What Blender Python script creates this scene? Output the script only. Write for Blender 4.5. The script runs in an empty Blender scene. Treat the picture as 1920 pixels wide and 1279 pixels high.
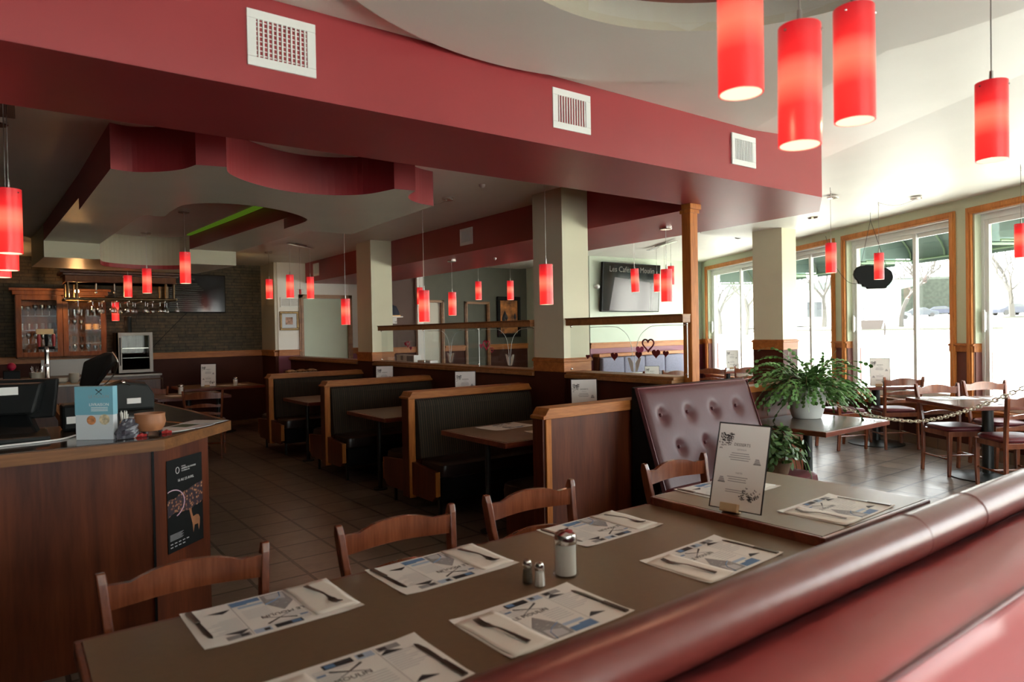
import bpy, bmesh, math, random
from mathutils import Vector, Matrix
PI = math.pi
sc = bpy.context.scene
COL = sc.collection
rnd = random.Random(7)

# ---------------------------------------------------------------- camera
EYE = 1.535
def make_camera():
    pitch, roll, az = math.radians(-0.80), math.radians(-1.05), math.radians(36.6)
    cp, sp = math.cos(pitch), math.sin(pitch)
    F = Vector((math.sin(az)*cp, math.cos(az)*cp, sp))
    R = Vector((math.cos(az), -math.sin(az), 0))
    U = R.cross(F)
    R2 = math.cos(roll)*R + math.sin(roll)*U
    U2 = -math.sin(roll)*R + math.cos(roll)*U
    cd = bpy.data.cameras.new('camera')
    cd.sensor_width = 36.0; cd.lens = 24.0; cd.clip_start = 0.05; cd.clip_end = 400
    cd.dof.use_dof = True; cd.dof.focus_distance = 5.6; cd.dof.aperture_fstop = 3.2
    co = bpy.data.objects.new('camera', cd); COL.objects.link(co)
    M = Matrix((R2, U2, -F)).transposed().to_4x4()
    M.translation = Vector((0, 0, EYE))
    co.matrix_world = M
    sc.camera = co
make_camera()

# ---------------------------------------------------------------- world, sun, exposure
SKY_STRENGTH = 10.0
w = bpy.data.worlds.new('sky'); sc.world = w; w.use_nodes = True
bg = w.node_tree.nodes['Background']
bg.inputs[0].default_value = (0.965, 0.985, 1.0, 1); bg.inputs[1].default_value = SKY_STRENGTH
sc.view_settings.view_transform = 'Standard'; sc.view_settings.look = 'None'
sc.view_settings.gamma = 1.0; sc.view_settings.exposure = 0.3
sc.view_settings.use_curve_mapping = False
sc.cycles.max_bounces = 8; sc.cycles.diffuse_bounces = 5; sc.cycles.glossy_bounces = 4
sc.cycles.transmission_bounces = 4; sc.cycles.transparent_max_bounces = 12
sc.cycles.sample_clamp_indirect = 6.0; sc.cycles.caustics_reflective = False; sc.cycles.caustics_refractive = False
sc.cycles.use_denoising = True

# window wall frame: WU along the wall (away from the camera), WN into the room
WC = Vector((9.1486, 3.5954, 0)); _a = math.radians(27.9)
WU = Vector((math.sin(_a), math.cos(_a), 0)); WN = Vector((-math.cos(_a), math.sin(_a), 0))
def WP(u, n, z): return WC + WU*u + WN*n + Vector((0, 0, z))
def add_sun():
    sd = bpy.data.lights.new('sun', 'SUN'); sd.energy = 25.0; sd.angle = math.radians(1.0); sd.color = (1, .95, .85)
    so = bpy.data.objects.new('sun', sd); COL.objects.link(so)
    d = (-WN*1.0 + WU*-0.35 + Vector((0, 0, -1.35))).normalized()      # high sun behind the building
    so.rotation_euler = d.to_track_quat('-Z', 'Y').to_euler(); so.location = (0, 0, 20)
add_sun()
WINDOWS = [(4.425, 6.445), (2.07, 4.10), (-.225, 1.755), (-2.53, -.535), (-4.85, -2.85), (-7.15, -5.15)]
WZ0, WZ1 = 0.58, 2.78
def portals():
    for a, b in WINDOWS:
        ld = bpy.data.lights.new('window_daylight', 'AREA'); ld.shape = 'RECTANGLE'
        ld.size = b-a; ld.size_y = WZ1-WZ0; ld.energy = 1.0
        ld.cycles.is_portal = True
        lo = bpy.data.objects.new('window_daylight', ld); COL.objects.link(lo)
        X = WU; Z = WN; 
        M = Matrix((WU, Vector((0, 0, 1)), WU.cross(Vector((0, 0, 1))))).transposed()
        # area lights shine along local -Z: make that the room side
        z = -WN; x = Vector((0, 0, 1)).cross(z); y = z.cross(x)
        M = Matrix((x, y, z)).transposed().to_4x4(); M.translation = WP((a+b)/2, -.20, (WZ0+WZ1)/2)
        lo.matrix_world = M
portals()

# ---------------------------------------------------------------- materials
MATS = {}
def _new(name):
    m = bpy.data.materials.new(name); m.use_nodes = True
    nt = m.node_tree; b = nt.nodes['Principled BSDF']
    MATS[name] = m
    return m, nt, b
def _coords(nt, scale=(1, 1, 1), kind='Object'):
    tc = nt.nodes.new('ShaderNodeTexCoord'); mp = nt.nodes.new('ShaderNodeMapping')
    mp.inputs['Scale'].default_value = scale
    nt.links.new(tc.outputs[kind], mp.inputs[0]); return mp.outputs[0]
def _ramp(nt, fac, stops):
    r = nt.nodes.new('ShaderNodeValToRGB'); cr = r.color_ramp
    while len(cr.elements) > 1: cr.elements.remove(cr.elements[-1])
    cr.elements[0].position = stops[0][0]; cr.elements[0].color = (*stops[0][1], 1)
    for p, c in stops[1:]:
        e = cr.elements.new(p); e.color = (*c, 1)
    nt.links.new(fac, r.inputs[0]); return r.outputs[0]
def mat(name, col, rough=.5, metal=0., spec=.5, var=0., vscale=6., bump=0., bscale=60., coat=0., emit=None, estr=0.):
    m, nt, b = _new(name)
    b.inputs['Base Color'].default_value = (*col, 1); b.inputs['Roughness'].default_value = rough
    b.inputs['Metallic'].default_value = metal; b.inputs['Specular IOR Level'].default_value = spec
    if coat: b.inputs['Coat Weight'].default_value = coat; b.inputs['Coat Roughness'].default_value = .12
    if emit: b.inputs['Emission Color'].default_value = (*emit, 1); b.inputs['Emission Strength'].default_value = estr
    if var:
        n = nt.nodes.new('ShaderNodeTexNoise'); n.inputs['Scale'].default_value = vscale; n.inputs['Detail'].default_value = 4
        nt.links.new(_coords(nt), n.inputs['Vector'])
        c = _ramp(nt, n.outputs['Fac'], [(.3, tuple(x*(1-var) for x in col)), (.7, tuple(min(1, x*(1+var)) for x in col))])
        nt.links.new(c, b.inputs['Base Color'])
    if bump:
        n2 = nt.nodes.new('ShaderNodeTexNoise'); n2.inputs['Scale'].default_value = bscale
        nt.links.new(_coords(nt), n2.inputs['Vector'])
        bp = nt.nodes.new('ShaderNodeBump'); bp.inputs['Strength'].default_value = bump; bp.inputs['Distance'].default_value = .01
        nt.links.new(n2.outputs['Fac'], bp.inputs['Height']); nt.links.new(bp.outputs[0], b.inputs['Normal'])
    return m
def wood(name, dark, light, axis=0, rough=.35, scale=9., stretch=.09, spec=.5, coat=0.):
    m, nt, b = _new(name)
    s = [scale]*3; s[axis] = scale*stretch
    v = _coords(nt, tuple(s))
    n = nt.nodes.new('ShaderNodeTexNoise'); n.inputs['Scale'].default_value = 1.6; n.inputs['Detail'].default_value = 6; n.inputs['Distortion'].default_value = .8
    nt.links.new(v, n.inputs['Vector'])
    c = _ramp(nt, n.outputs['Fac'], [(.28, dark), (.72, light)])
    f = nt.nodes.new('ShaderNodeTexNoise'); f.inputs['Scale'].default_value = 14; f.inputs['Detail'].default_value = 3
    nt.links.new(v, f.inputs['Vector'])
    mx = nt.nodes.new('ShaderNodeMixRGB'); mx.blend_type = 'MULTIPLY'; mx.inputs[0].default_value = .45
    nt.links.new(c, mx.inputs[1]); nt.links.new(_ramp(nt, f.outputs['Fac'], [(.35, (.55, .5, .45)), (.6, (1, 1, 1))]), mx.inputs[2])
    nt.links.new(mx.outputs[0], b.inputs['Base Color'])
    b.inputs['Roughness'].default_value = rough; b.inputs['Specular IOR Level'].default_value = spec
    if coat: b.inputs['Coat Weight'].default_value = coat; b.inputs['Coat Roughness'].default_value = .1
    return m
def glass(name, tint=(.97, .99, .98), refl=.10, rough=.02):
    m, nt, b = _new(name); nt.nodes.remove(b)
    o = nt.nodes['Material Output']
    t = nt.nodes.new('ShaderNodeBsdfTransparent'); t.inputs[0].default_value = (*tint, 1)
    g = nt.nodes.new('ShaderNodeBsdfGlossy'); g.inputs['Roughness'].default_value = rough
    lw = nt.nodes.new('ShaderNodeLayerWeight'); lw.inputs[0].default_value = .5
    pw = nt.nodes.new('ShaderNodeMath'); pw.operation = 'POWER'; pw.inputs[1].default_value = 4.0
    ma = nt.nodes.new('ShaderNodeMath'); ma.operation = 'MULTIPLY_ADD'; ma.inputs[1].default_value = .75; ma.inputs[2].default_value = refl*.6; ma.use_clamp = True
    nt.links.new(lw.outputs['Facing'], pw.inputs[0]); nt.links.new(pw.outputs[0], ma.inputs[0])
    mx = nt.nodes.new('ShaderNodeMixShader')
    nt.links.new(ma.outputs[0], mx.inputs[0]); nt.links.new(t.outputs[0], mx.inputs[1]); nt.links.new(g.outputs[0], mx.inputs[2])
    nt.links.new(mx.outputs[0], o.inputs[0]); return m
def emis(name, col, s):
    m, nt, b = _new(name); nt.nodes.remove(b)
    e = nt.nodes.new('ShaderNodeEmission'); e.inputs[0].default_value = (*col, 1); e.inputs[1].default_value = s
    nt.links.new(e.outputs[0], nt.nodes['Material Output'].inputs[0]); return m
def tiles(name, c1, c2, grout, size, offset=0., rough=.3, bump=.25, origin=(0, 0), gw=.012, rowh=None, squash=1.):
    m, nt, b = _new(name)
    tc = nt.nodes.new('ShaderNodeTexCoord'); mp = nt.nodes.new('ShaderNodeMapping'); mp.inputs['Location'].default_value = (origin[0], origin[1], 0)
    nt.links.new(tc.outputs['Object'], mp.inputs[0])
    br = nt.nodes.new('ShaderNodeTexBrick'); br.offset = offset; br.squash = squash
    br.inputs['Scale'].default_value = 1.0; br.inputs['Brick Width'].default_value = size; br.inputs['Row Height'].default_value = rowh or size
    br.inputs['Mortar Size'].default_value = gw*.5; br.inputs['Mortar Smooth'].default_value = .2
    br.inputs['Color1'].default_value = (*c1, 1); br.inputs['Color2'].default_value = (*c2, 1); br.inputs['Mortar'].default_value = (*grout, 1)
    nt.links.new(mp.outputs[0], br.inputs['Vector'])
    n = nt.nodes.new('ShaderNodeTexNoise'); n.inputs['Scale'].default_value = 5; n.inputs['Detail'].default_value = 6
    nt.links.new(tc.outputs['Object'], n.inputs['Vector'])
    mx = nt.nodes.new('ShaderNodeMixRGB'); mx.blend_type = 'MULTIPLY'; mx.inputs[0].default_value = .7
    nt.links.new(br.outputs['Color'], mx.inputs[1]); nt.links.new(_ramp(nt, n.outputs['Fac'], [(.3, (.6, .55, .5)), (.7, (1.15, 1.1, 1.05))]), mx.inputs[2])
    nt.links.new(mx.outputs[0], b.inputs['Base Color'])
    bp = nt.nodes.new('ShaderNodeBump'); bp.inputs['Strength'].default_value = bump; bp.inputs['Distance'].default_value = .004
    ad = nt.nodes.new('ShaderNodeMath'); ad.operation = 'MULTIPLY_ADD'; ad.inputs[1].default_value = -1.0
    n3 = nt.nodes.new('ShaderNodeTexNoise'); n3.inputs['Scale'].default_value = 18; n3.inputs['Detail'].default_value = 3
    nt.links.new(tc.outputs['Object'], n3.inputs['Vector'])
    nt.links.new(br.outputs['Fac'], ad.inputs[0]); nt.links.new(n3.outputs['Fac'], ad.inputs[2])
    nt.links.new(ad.outputs[0], bp.inputs['Height']); nt.links.new(bp.outputs[0], b.inputs['Normal'])
    b.inputs['Roughness'].default_value = rough; b.inputs['Specular IOR Level'].default_value = .9
    return m

M = MATS
mat('burgundy_paint', (.275, .026, .031), .42, var=.06, vscale=2)
mat('burgundy_wall', (.055, .013, .006), .6, spec=.2, var=.08)
mat('mauve_wall', (.20, .045, .075), .5)
mat('ceiling_paint', (.80, .79, .72), .45, spec=.35, var=.03, vscale=1.5)
mat('beige_paint', (.50, .47, .38), .4, var=.04, vscale=2)
mat('cream_paint', (.68, .62, .45), .5)
mat('canopy_cream', (.42, .39, .28), .5)
mat('rust_paint', (.28, .10, .065), .5)
mat('hall_brown', (.07, .03, .018), .6)
mat('green_wall', (.56, .61, .44), .6, var=.03, vscale=3)
mat('mint_wall', (.52, .59, .48), .6, var=.03, vscale=3)
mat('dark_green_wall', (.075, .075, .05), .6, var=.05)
mat('column_paint', (.60, .58, .42), .55, var=.03, vscale=3)
wood('honey_wood', (.30, .105, .025), (.50, .20, .055), 1, .38)
wood('honey_wood_x', (.30, .095, .020), (.50, .18, .042), 0, .45, spec=.35)
wood('honey_wood_z', (.36, .11, .020), (.56, .20, .042), 2, .48, spec=.3)
wood('window_trim_wood', (.46, .155, .03), (.68, .27, .07), 2, .5, scale=4, spec=.3)
mat('pier_brown', (.14, .04, .03), .5)
mat('light_absorbing_wall', (.03, .025, .018), .8)  # near black, so the unseen left walls bounce little light
wood('cherry_panel', (.055, .011, .004), (.15, .036, .012), 2, .40, scale=5, spec=.3)
wood('cherry_x', (.10, .018, .009), (.22, .05, .022), 0, .28, coat=.3)
wood('oak_trim_x', (.20, .085, .025), (.36, .16, .05), 0, .4)
wood('chair_wood', (.125, .030, .012), (.26, .075, .030), 2, .26, coat=.35)
wood('dark_cabinet', (.06, .02, .01), (.13, .045, .02), 2, .35)
wood('cabinet_wood', (.10, .032, .010), (.19, .066, .02), 2, .5, spec=.25)
mat('laminate', (.155, .100, .056), .34, var=.05, vscale=40, bump=.04, bscale=200)
mat('dark_laminate', (.10, .075, .055), .22, var=.06, vscale=30)
mat('dark_vinyl', (.022, .014, .010), .33, bump=.1, bscale=25)
mat('burgundy_vinyl', (.115, .020, .026), .36, spec=.38, bump=.06, bscale=30)
mat('tufted_vinyl', (.070, .015, .018), .40, spec=.32, bump=.06, bscale=30)
mat('roll_vinyl', (.105, .018, .014), .30, spec=.5, bump=.05, bscale=20)
mat('red_vinyl', (.34, .050, .052), .42, spec=.7, bump=.08, bscale=7)
mat('black_metal', (.012, .014, .013), .4)
mat('black_plastic', (.007, .008, .008), .5, spec=.15)
mat('grey_plastic', (.02, .023, .022), .5, spec=.2)
mat('chrome', (.75, .72, .68), .16, metal=1.)
mat('steel', (.45, .43, .40), .3, metal=1.)
mat('dull_steel', (.22, .20, .18), .45, metal=1.)
mat('cutlery_steel', (.17, .15, .13), .28, metal=1.)
mat('brass', (.12, .085, .05), .35, metal=1.)
mat('white_vinyl', (.72, .74, .72), .4)
mat('white_paint', (.75, .74, .70), .5)
mat('paper', (.84, .84, .81), .6)
mat('napkin', (.82, .80, .74), .8, bump=.1, bscale=30)
mat('ink_black', (.03, .03, .035), .6)
mat('ink_grey', (.30, .30, .31), .6)
mat('ink_light', (.55, .56, .58), .6)
mat('ink_blue', (.12, .24, .45), .6)
mat('ink_pale_blue', (.42, .55, .70), .6)
mat('leaf_green', (.085, .20, .045), .45, var=.35, vscale=8)
mat('vine_green', (.05, .12, .025), .45, var=.5, vscale=14)
mat('stem_brown', (.10, .05, .02), .7)
mat('soil', (.03, .02, .012), .9)
mat('pot_white', (.66, .68, .66), .38)
mat('chain_white', (.85, .81, .68), .5)
mat('salt', (.85, .84, .80), .8)
mat('pepper', (.10, .085, .06), .9)
mat('blue_fabric', (.22, .21, .28), .85, var=.1, vscale=30)
mat('red_heart', (.45, .01, .05), .5); mat('pink_heart', (.60, .12, .25), .5); mat('brown_heart', (.14, .012, .015), .5)
mat('etched_glass', (.72, .75, .70), .7)
mat('green_awning', (.085, .135, .115), .7)
mat('awning_rib', (.12, .20, .11), .6)
mat('poster_black', (.007, .008, .008), .75, spec=.2)
mat('brochure_blue', (.18, .42, .52), .4)
mat('brochure_light', (.62, .66, .68), .4)
mat('food_orange', (.50, .20, .08), .6, var=.5, vscale=60)
mat('food_cream', (.60, .50, .32), .6, var=.4, vscale=60)
mat('bowl_wood', (.34, .14, .06), .5, var=.2, vscale=12)
mat('bamboo', (.52, .38, .22), .6)
mat('plastic_bag', (.07, .07, .085), .25, spec=.6, bump=.5, bscale=40)
mat('ceramic', (.50, .44, .34), .4); mat('orange_ceramic', (.75, .45, .16), .4)
mat('gold_frame', (.20, .12, .04), .4, metal=.4, var=.5, vscale=90)
mat('picture_mat', (.55, .60, .66), .6); mat('picture_art', (.35, .20, .15), .6, var=.7, vscale=20)
mat('landscape_art', (.35, .13, .03), .6, var=.9, vscale=8)
mat('deep_green', (.03, .08, .03), .6)
mat('asphalt', (.70, .68, .62), .9, var=.06, vscale=.6)
mat('grass', (.10, .11, .07), .9, var=.3, vscale=1.)
mat('pale_grey', (.11, .12, .11), .9)
mat('tree_bark', (.055, .05, .045), .9)
mat('hedge', (.018, .024, .016), .9, var=.4, vscale=2)
mat('house_white', (.75, .73, .68), .8); mat('house_window', (.03, .035, .04), .5); mat('house_roof', (.06, .065, .07), .8)
mat('car_blue', (.022, .028, .036), .5); mat('car_navy', (.010, .014, .03), .5); mat('car_silver', (.07, .08, .085), .5)
mat('tyre', (.02, .02, .02), .8); mat('kerb', (.035, .036, .028), .9)
mat('cart_brown', (.022, .014, .012), .7)
mat('screen', (.004, .005, .006), .12, spec=.6)
mat('screen_text', (.05, .045, .034), .5, emit=(.35, .27, .18), estr=.05)
mat('screen_grey', (.10, .09, .10), .2)
mat('cloth_dark', (.02, .03, .05), .8)
mat('red_plastic', (.35, .02, .02), .4)
mat('pastry', (.38, .25, .13), .7, var=.5, vscale=40)
glass('window_glass', (.96, .98, .97), .04)
glass('thin_glass', (.95, .97, .96), .02)
glass('cabinet_glass', (.97, .98, .97), .004)
glass('cup_glass', (.95, .96, .95), .12, .05)
glass('bottle_glass', (.80, .80, .78), .35, .05)
emis('bulb_glow', (1.0, .66, .34), 14.0)
emis('green_cove_glow', (.10, .19, .012), .4)
emis('lamp_inner', (1.0, .80, .50), 1.35)
tiles('floor_tiles', (.22, .18, .15), (.185, .15, .125), (.025, .02, .016), .335, rough=.28, origin=(.14, .05), bump=.5, gw=.024)
tiles('base_tiles', (.20, .12, .07), (.17, .10, .06), (.08, .05, .03), .30, rough=.4)
def stone_mat():
    m, nt, b = _new('stacked_stone')
    tc = nt.nodes.new('ShaderNodeTexCoord'); sp = nt.nodes.new('ShaderNodeSeparateXYZ'); cb = nt.nodes.new('ShaderNodeCombineXYZ')
    nt.links.new(tc.outputs['Object'], sp.inputs[0]); nt.links.new(sp.outputs[0], cb.inputs[0]); nt.links.new(sp.outputs[2], cb.inputs[1])
    br = nt.nodes.new('ShaderNodeTexBrick'); br.inputs['Scale'].default_value = 1; br.inputs['Brick Width'].default_value = .32
    br.inputs['Row Height'].default_value = .055; br.inputs['Mortar Size'].default_value = .004; br.offset = .37; br.squash = .7; br.squash_frequency = 3
    br.inputs['Color1'].default_value = (.085, .063, .036, 1); br.inputs['Color2'].default_value = (.055, .048, .031, 1); br.inputs['Mortar'].default_value = (.015, .012, .008, 1)
    nt.links.new(cb.outputs[0], br.inputs['Vector'])
    n = nt.nodes.new('ShaderNodeTexNoise'); n.inputs['Scale'].default_value = 16; n.inputs['Detail'].default_value = 8
    nt.links.new(tc.outputs['Object'], n.inputs['Vector'])
    mx = nt.nodes.new('ShaderNodeMixRGB'); mx.blend_type = 'MULTIPLY'; mx.inputs[0].default_value = .8
    nt.links.new(br.outputs['Color'], mx.inputs[1]); nt.links.new(_ramp(nt, n.outputs['Fac'], [(.3, (.5, .5, .5)), (.7, (1.3, 1.2, 1.1))]), mx.inputs[2])
    nt.links.new(mx.outputs[0], b.inputs['Base Color']); b.inputs['Roughness'].default_value = .75
    bp = nt.nodes.new('ShaderNodeBump'); bp.inputs['Strength'].default_value = .8; bp.inputs['Distance'].default_value = .012
    ad = nt.nodes.new('ShaderNodeMath'); ad.operation = 'SUBTRACT'; nt.links.new(n.outputs['Fac'], ad.inputs[0]); nt.links.new(br.outputs['Fac'], ad.inputs[1])
    nt.links.new(ad.outputs[0], bp.inputs['Height']); nt.links.new(bp.outputs[0], b.inputs['Normal'])
stone_mat()
def stripe_mat():
    m, nt, b = _new('striped_fabric')
    v = _coords(nt, (1, 0, 0))
    wv = nt.nodes.new('ShaderNodeTexWave'); wv.wave_type = 'BANDS'; wv.bands_direction = 'X'; wv.inputs['Scale'].default_value = 14; wv.inputs['Distortion'].default_value = .0
    nt.links.new(v, wv.inputs['Vector'])
    n = nt.nodes.new('ShaderNodeTexNoise'); n.inputs['Scale'].default_value = 45; nt.links.new(v, n.inputs['Vector'])
    c = _ramp(nt, wv.outputs['Fac'], [(.2, (.010, .010, .005)), (.75, (.030, .022, .011)), (.95, (.055, .034, .018))])
    mx = nt.nodes.new('ShaderNodeMixRGB'); mx.blend_type = 'MULTIPLY'; mx.inputs[0].default_value = .8
    nt.links.new(c, mx.inputs[1]); nt.links.new(_ramp(nt, n.outputs['Fac'], [(.35, (.5, .5, .5)), (.65, (1.4, 1.3, 1.2))]), mx.inputs[2])
    nt.links.new(mx.outputs[0], b.inputs['Base Color']); b.inputs['Roughness'].default_value = .85
stripe_mat()
def shade_mat():
    # red glass of a lit pendant: brightest at the height of the bulb
    m, nt, b = _new('red_lamp_glass')
    tc = nt.nodes.new('ShaderNodeTexCoord'); sp = nt.nodes.new('ShaderNodeSeparateXYZ'); nt.links.new(tc.outputs['Object'], sp.inputs[0])
    mr = nt.nodes.new('ShaderNodeMapRange'); mr.inputs[1].default_value = -.305; mr.inputs[2].default_value = 0
    nt.links.new(sp.outputs[2], mr.inputs[0])
    c = _ramp(nt, mr.outputs[0], [(0, (.78, .022, .020)), (.3, (.92, .032, .025)), (.52, (1.0, .19, .105)), (.62, (1.0, .15, .09)), (.74, (.72, .018, .018)), (1, (.30, .008, .012))])
    b.inputs['Base Color'].default_value = (.35, .008, .010, 1); b.inputs['Roughness'].default_value = .35
    nt.links.new(c, b.inputs['Emission Color']); b.inputs['Emission Strength'].default_value = 1.0
shade_mat()
def city_mat():
    # night view of city lights on the festival poster
    m, nt, b = _new('city_lights')
    v = _coords(nt, (60, 60, 60))
    n = nt.nodes.new('ShaderNodeTexVoronoi'); n.inputs['Scale'].default_value = 1.; nt.links.new(v, n.inputs['Vector'])
    c = _ramp(nt, n.outputs['Distance'], [(.0, (.9, .6, .3)), (.25, (.35, .14, .07)), (.5, (.03, .02, .03))])
    nt.links.new(c, b.inputs['Base Color']); b.inputs['Roughness'].default_value = .4
city_mat()

# ---------------------------------------------------------------- mesh helpers
class MB:
    def __init__(s): s.v = []; s.f = []; s.m = []; s.smooth = False; s.cur = 0
    def add(s, vs, fs, mi=None):
        o = len(s.v); s.v += [tuple(x) for x in vs]
        for f in fs: s.f.append(tuple(i+o for i in f)); s.m.append(s.cur if mi is None else mi)
        return s
    def box(s, x0, x1, y0, y1, z0, z1, mi=None):
        vs = [(x, y, z) for z in (z0, z1) for y in (y0, y1) for x in (x0, x1)]
        return s.add(vs, [(0, 2, 3, 1), (4, 5, 7, 6), (0, 1, 5, 4), (2, 6, 7, 3), (0, 4, 6, 2), (1, 3, 7, 5)], mi)
    def cbox(s, c, d, mi=None):
        return s.box(c[0]-d[0]/2, c[0]+d[0]/2, c[1]-d[1]/2, c[1]+d[1]/2, c[2]-d[2]/2, c[2]+d[2]/2, mi)
    def obox(s, o, a, b, c, mi=None):
        o, a, b, c = Vector(o), Vector(a), Vector(b), Vector(c)
        vs = [o+a*i+b*j+c*k for k in (0, 1) for j in (0, 1) for i in (0, 1)]
        return s.add(vs, [(0, 2, 3, 1), (4, 5, 7, 6), (0, 1, 5, 4), (2, 6, 7, 3), (0, 4, 6, 2), (1, 3, 7, 5)], mi)
    def wbox(s, u0, u1, n0, n1, z0, z1, mi=None):       # box in the window wall's frame
        return s.obox(WP(u0, n0, z0), WU*(u1-u0), WN*(n1-n0), Vector((0, 0, z1-z0)), mi)
    def prism(s, poly, vec, mi=None, caps=True):         # poly: 3D points, extruded by vec
        n = len(poly); vec = Vector(vec)
        vs = [Vector(p) for p in poly]+[Vector(p)+vec for p in poly]
        fs = [(i, (i+1) % n, (i+1) % n+n, i+n) for i in range(n)]
        if caps: fs += [tuple(range(n-1, -1, -1)), tuple(range(n, 2*n))]
        return s.add(vs, fs, mi)
    def tube(s, path, r, seg=8, closed=False, caps=True, mi=None):
        P = [Vector(p) for p in path]; n = len(P)
        R = r if isinstance(r, (list, tuple)) else [r]*n
        vs = []; up = Vector((0, 0, 1)); prev = None
        for i, p in enumerate(P):
            if closed: t = P[(i+1) % n]-P[i-1]
            else: t = P[min(i+1, n-1)]-P[max(i-1, 0)]
            t = t.normalized() if t.length > 1e-9 else Vector((0, 0, 1))
            if prev is None:
                a = up if abs(t.dot(up)) < .95 else Vector((1, 0, 0))
                x = t.cross(a).normalized()
            else:
                x = (prev-t*prev.dot(t)); x = x.normalized() if x.length > 1e-6 else t.orthogonal().normalized()
            prev = x; y = t.cross(x)
            for k in range(seg):
                an = 2*PI*k/seg; vs.append(p+(x*math.cos(an)+y*math.sin(an))*R[i])
        fs = []
        for i in range(n if closed else n-1):
            j = (i+1) % n
            for k in range(seg):
                k2 = (k+1) % seg; fs.append((i*seg+k, i*seg+k2, j*seg+k2, j*seg+k))
        if caps and not closed:
            fs.append(tuple(range(seg-1, -1, -1))); fs.append(tuple((n-1)*seg+k for k in range(seg)))
        return s.add(vs, fs, mi)
    def lathe(s, prof, c=(0, 0, 0), seg=24, mi=None, a0=0., a1=2*PI):
        full = abs(a1-a0-2*PI) < 1e-6; m = seg if full else seg+1
        vs = []
        for r, z in prof:
            for k in range(m):
                an = a0+(a1-a0)*k/seg; vs.append((c[0]+r*math.cos(an), c[1]+r*math.sin(an), c[2]+z))
        fs = []
        for i in range(len(prof)-1):
            for k in range(seg):
                k2 = (k+1) % m; fs.append((i*m+k, i*m+k2, (i+1)*m+k2, (i+1)*m+k))
        return s.add(vs, fs, mi)
    def cyl(s, c, r, z0, z1, seg=20, r2=None, mi=None):
        r2 = r if r2 is None else r2
        return s.lathe([(0, z0), (r, z0), (r2, z1), (0, z1)], (c[0], c[1], 0), seg, mi)
    def pad(s, x0, x1, y0, y1, z0, z1, r=.03, e=5., seg=32, dome=.0, mi=None):   # cushion with rounded edges
        cx, cy, a, b = (x0+x1)/2, (y0+y1)/2, (x1-x0)/2, (y1-y0)/2
        rings = [(r*.6, z0), (r*.1, z0+r*.5), (0, (z0+z1)/2), (r*.15, z1-r*.6), (r*.7, z1-r*.12), (r*1.8, z1), (min(a, b)*.6, z1+dome)]
        vs = []
        for ins, z in rings:
            for k in range(seg):
                t = 2*PI*k/seg; ct, st = math.cos(t), math.sin(t)
                vs.append((cx+(a-ins)*math.copysign(abs(ct)**(2/e), ct), cy+(b-ins)*math.copysign(abs(st)**(2/e), st), z))
        fs = [tuple(range(seg-1, -1, -1))]
        for i in range(len(rings)-1):
            for k in range(seg):
                k2 = (k+1) % seg; fs.append((i*seg+k, i*seg+k2, (i+1)*seg+k2, (i+1)*seg+k))
        fs.append(tuple((len(rings)-1)*seg+k for k in range(seg)))
        return s.add(vs, fs, mi)
    def sweep(s, path, hw, hd, ax=(1, 0, 0), mi=None):    # rectangular section, one side along ax
        P = [Vector(p) for p in path]; n = len(P); ax = Vector(ax).normalized(); vs = []
        for i, p in enumerate(P):
            t = (P[min(i+1, n-1)]-P[max(i-1, 0)]).normalized(); y = t.cross(ax).normalized()
            w_ = hw[i] if isinstance(hw, (list, tuple)) else hw; d_ = hd[i] if isinstance(hd, (list, tuple)) else hd
            vs += [p+ax*w_+y*d_, p-ax*w_+y*d_, p-ax*w_-y*d_, p+ax*w_-y*d_]
        fs = [(3, 2, 1, 0), tuple(4*(n-1)+k for k in range(4))]
        for i in range(n-1):
            for k in range(4):
                k2 = (k+1) % 4; fs.append((4*i+k, 4*i+k2, 4*i+4+k2, 4*i+4+k))
        return s.add(vs, fs, mi)
    def quad(s, a, b, c, d, mi=None): return s.add([a, b, c, d], [(0, 1, 2, 3)], mi)
    def sphere(s, c, r, seg=12, mi=None, sz=1.):
        pr = [(r*math.sin(PI*i/8), -r*sz*math.cos(PI*i/8)) for i in range(9)]
        return s.lathe(pr, c, seg, mi)

def build(name, mb, material, parent=None, smooth=False, bevel=0., world=False, loc=None, kind=None, label=None, solid=0.):
    me = bpy.data.meshes.new(name)
    vs = mb.v
    if world and parent is not None:
        inv = (Matrix.Translation(parent.location) @ parent.rotation_euler.to_matrix().to_4x4()).inverted()
        vs = [tuple(inv @ Vector(v)) for v in vs]
    if loc is not None: vs = [(v[0]-loc[0], v[1]-loc[1], v[2]-loc[2]) for v in vs]
    me.from_pydata(vs, [], mb.f)
    mats = material if isinstance(material, (list, tuple)) else [material]
    for m_ in mats: me.materials.append(M[m_])
    if len(mats) > 1: me.polygons.foreach_set('material_index', mb.m)
    bm = bmesh.new(); bm.from_mesh(me); bmesh.ops.recalc_face_normals(bm, faces=bm.faces[:]); bm.to_mesh(me); bm.free()
    if smooth:
        me.polygons.foreach_set('use_smooth', [True]*len(me.polygons))
        me.set_sharp_from_angle(angle=math.radians(38))
    o = bpy.data.objects.new(name, me); COL.objects.link(o)
    if parent is not None: o.parent = parent
    if loc is not None: o.location = loc
    if bevel:
        bv = o.modifiers.new('bevel', 'BEVEL'); bv.width = bevel; bv.segments = 2; bv.limit_method = 'ANGLE'
    if solid:
        so = o.modifiers.new('solidify', 'SOLIDIFY'); so.thickness = solid; so.offset = 0
    if kind: o['kind'] = kind
    if label: o['label'] = label
    return o
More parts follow.
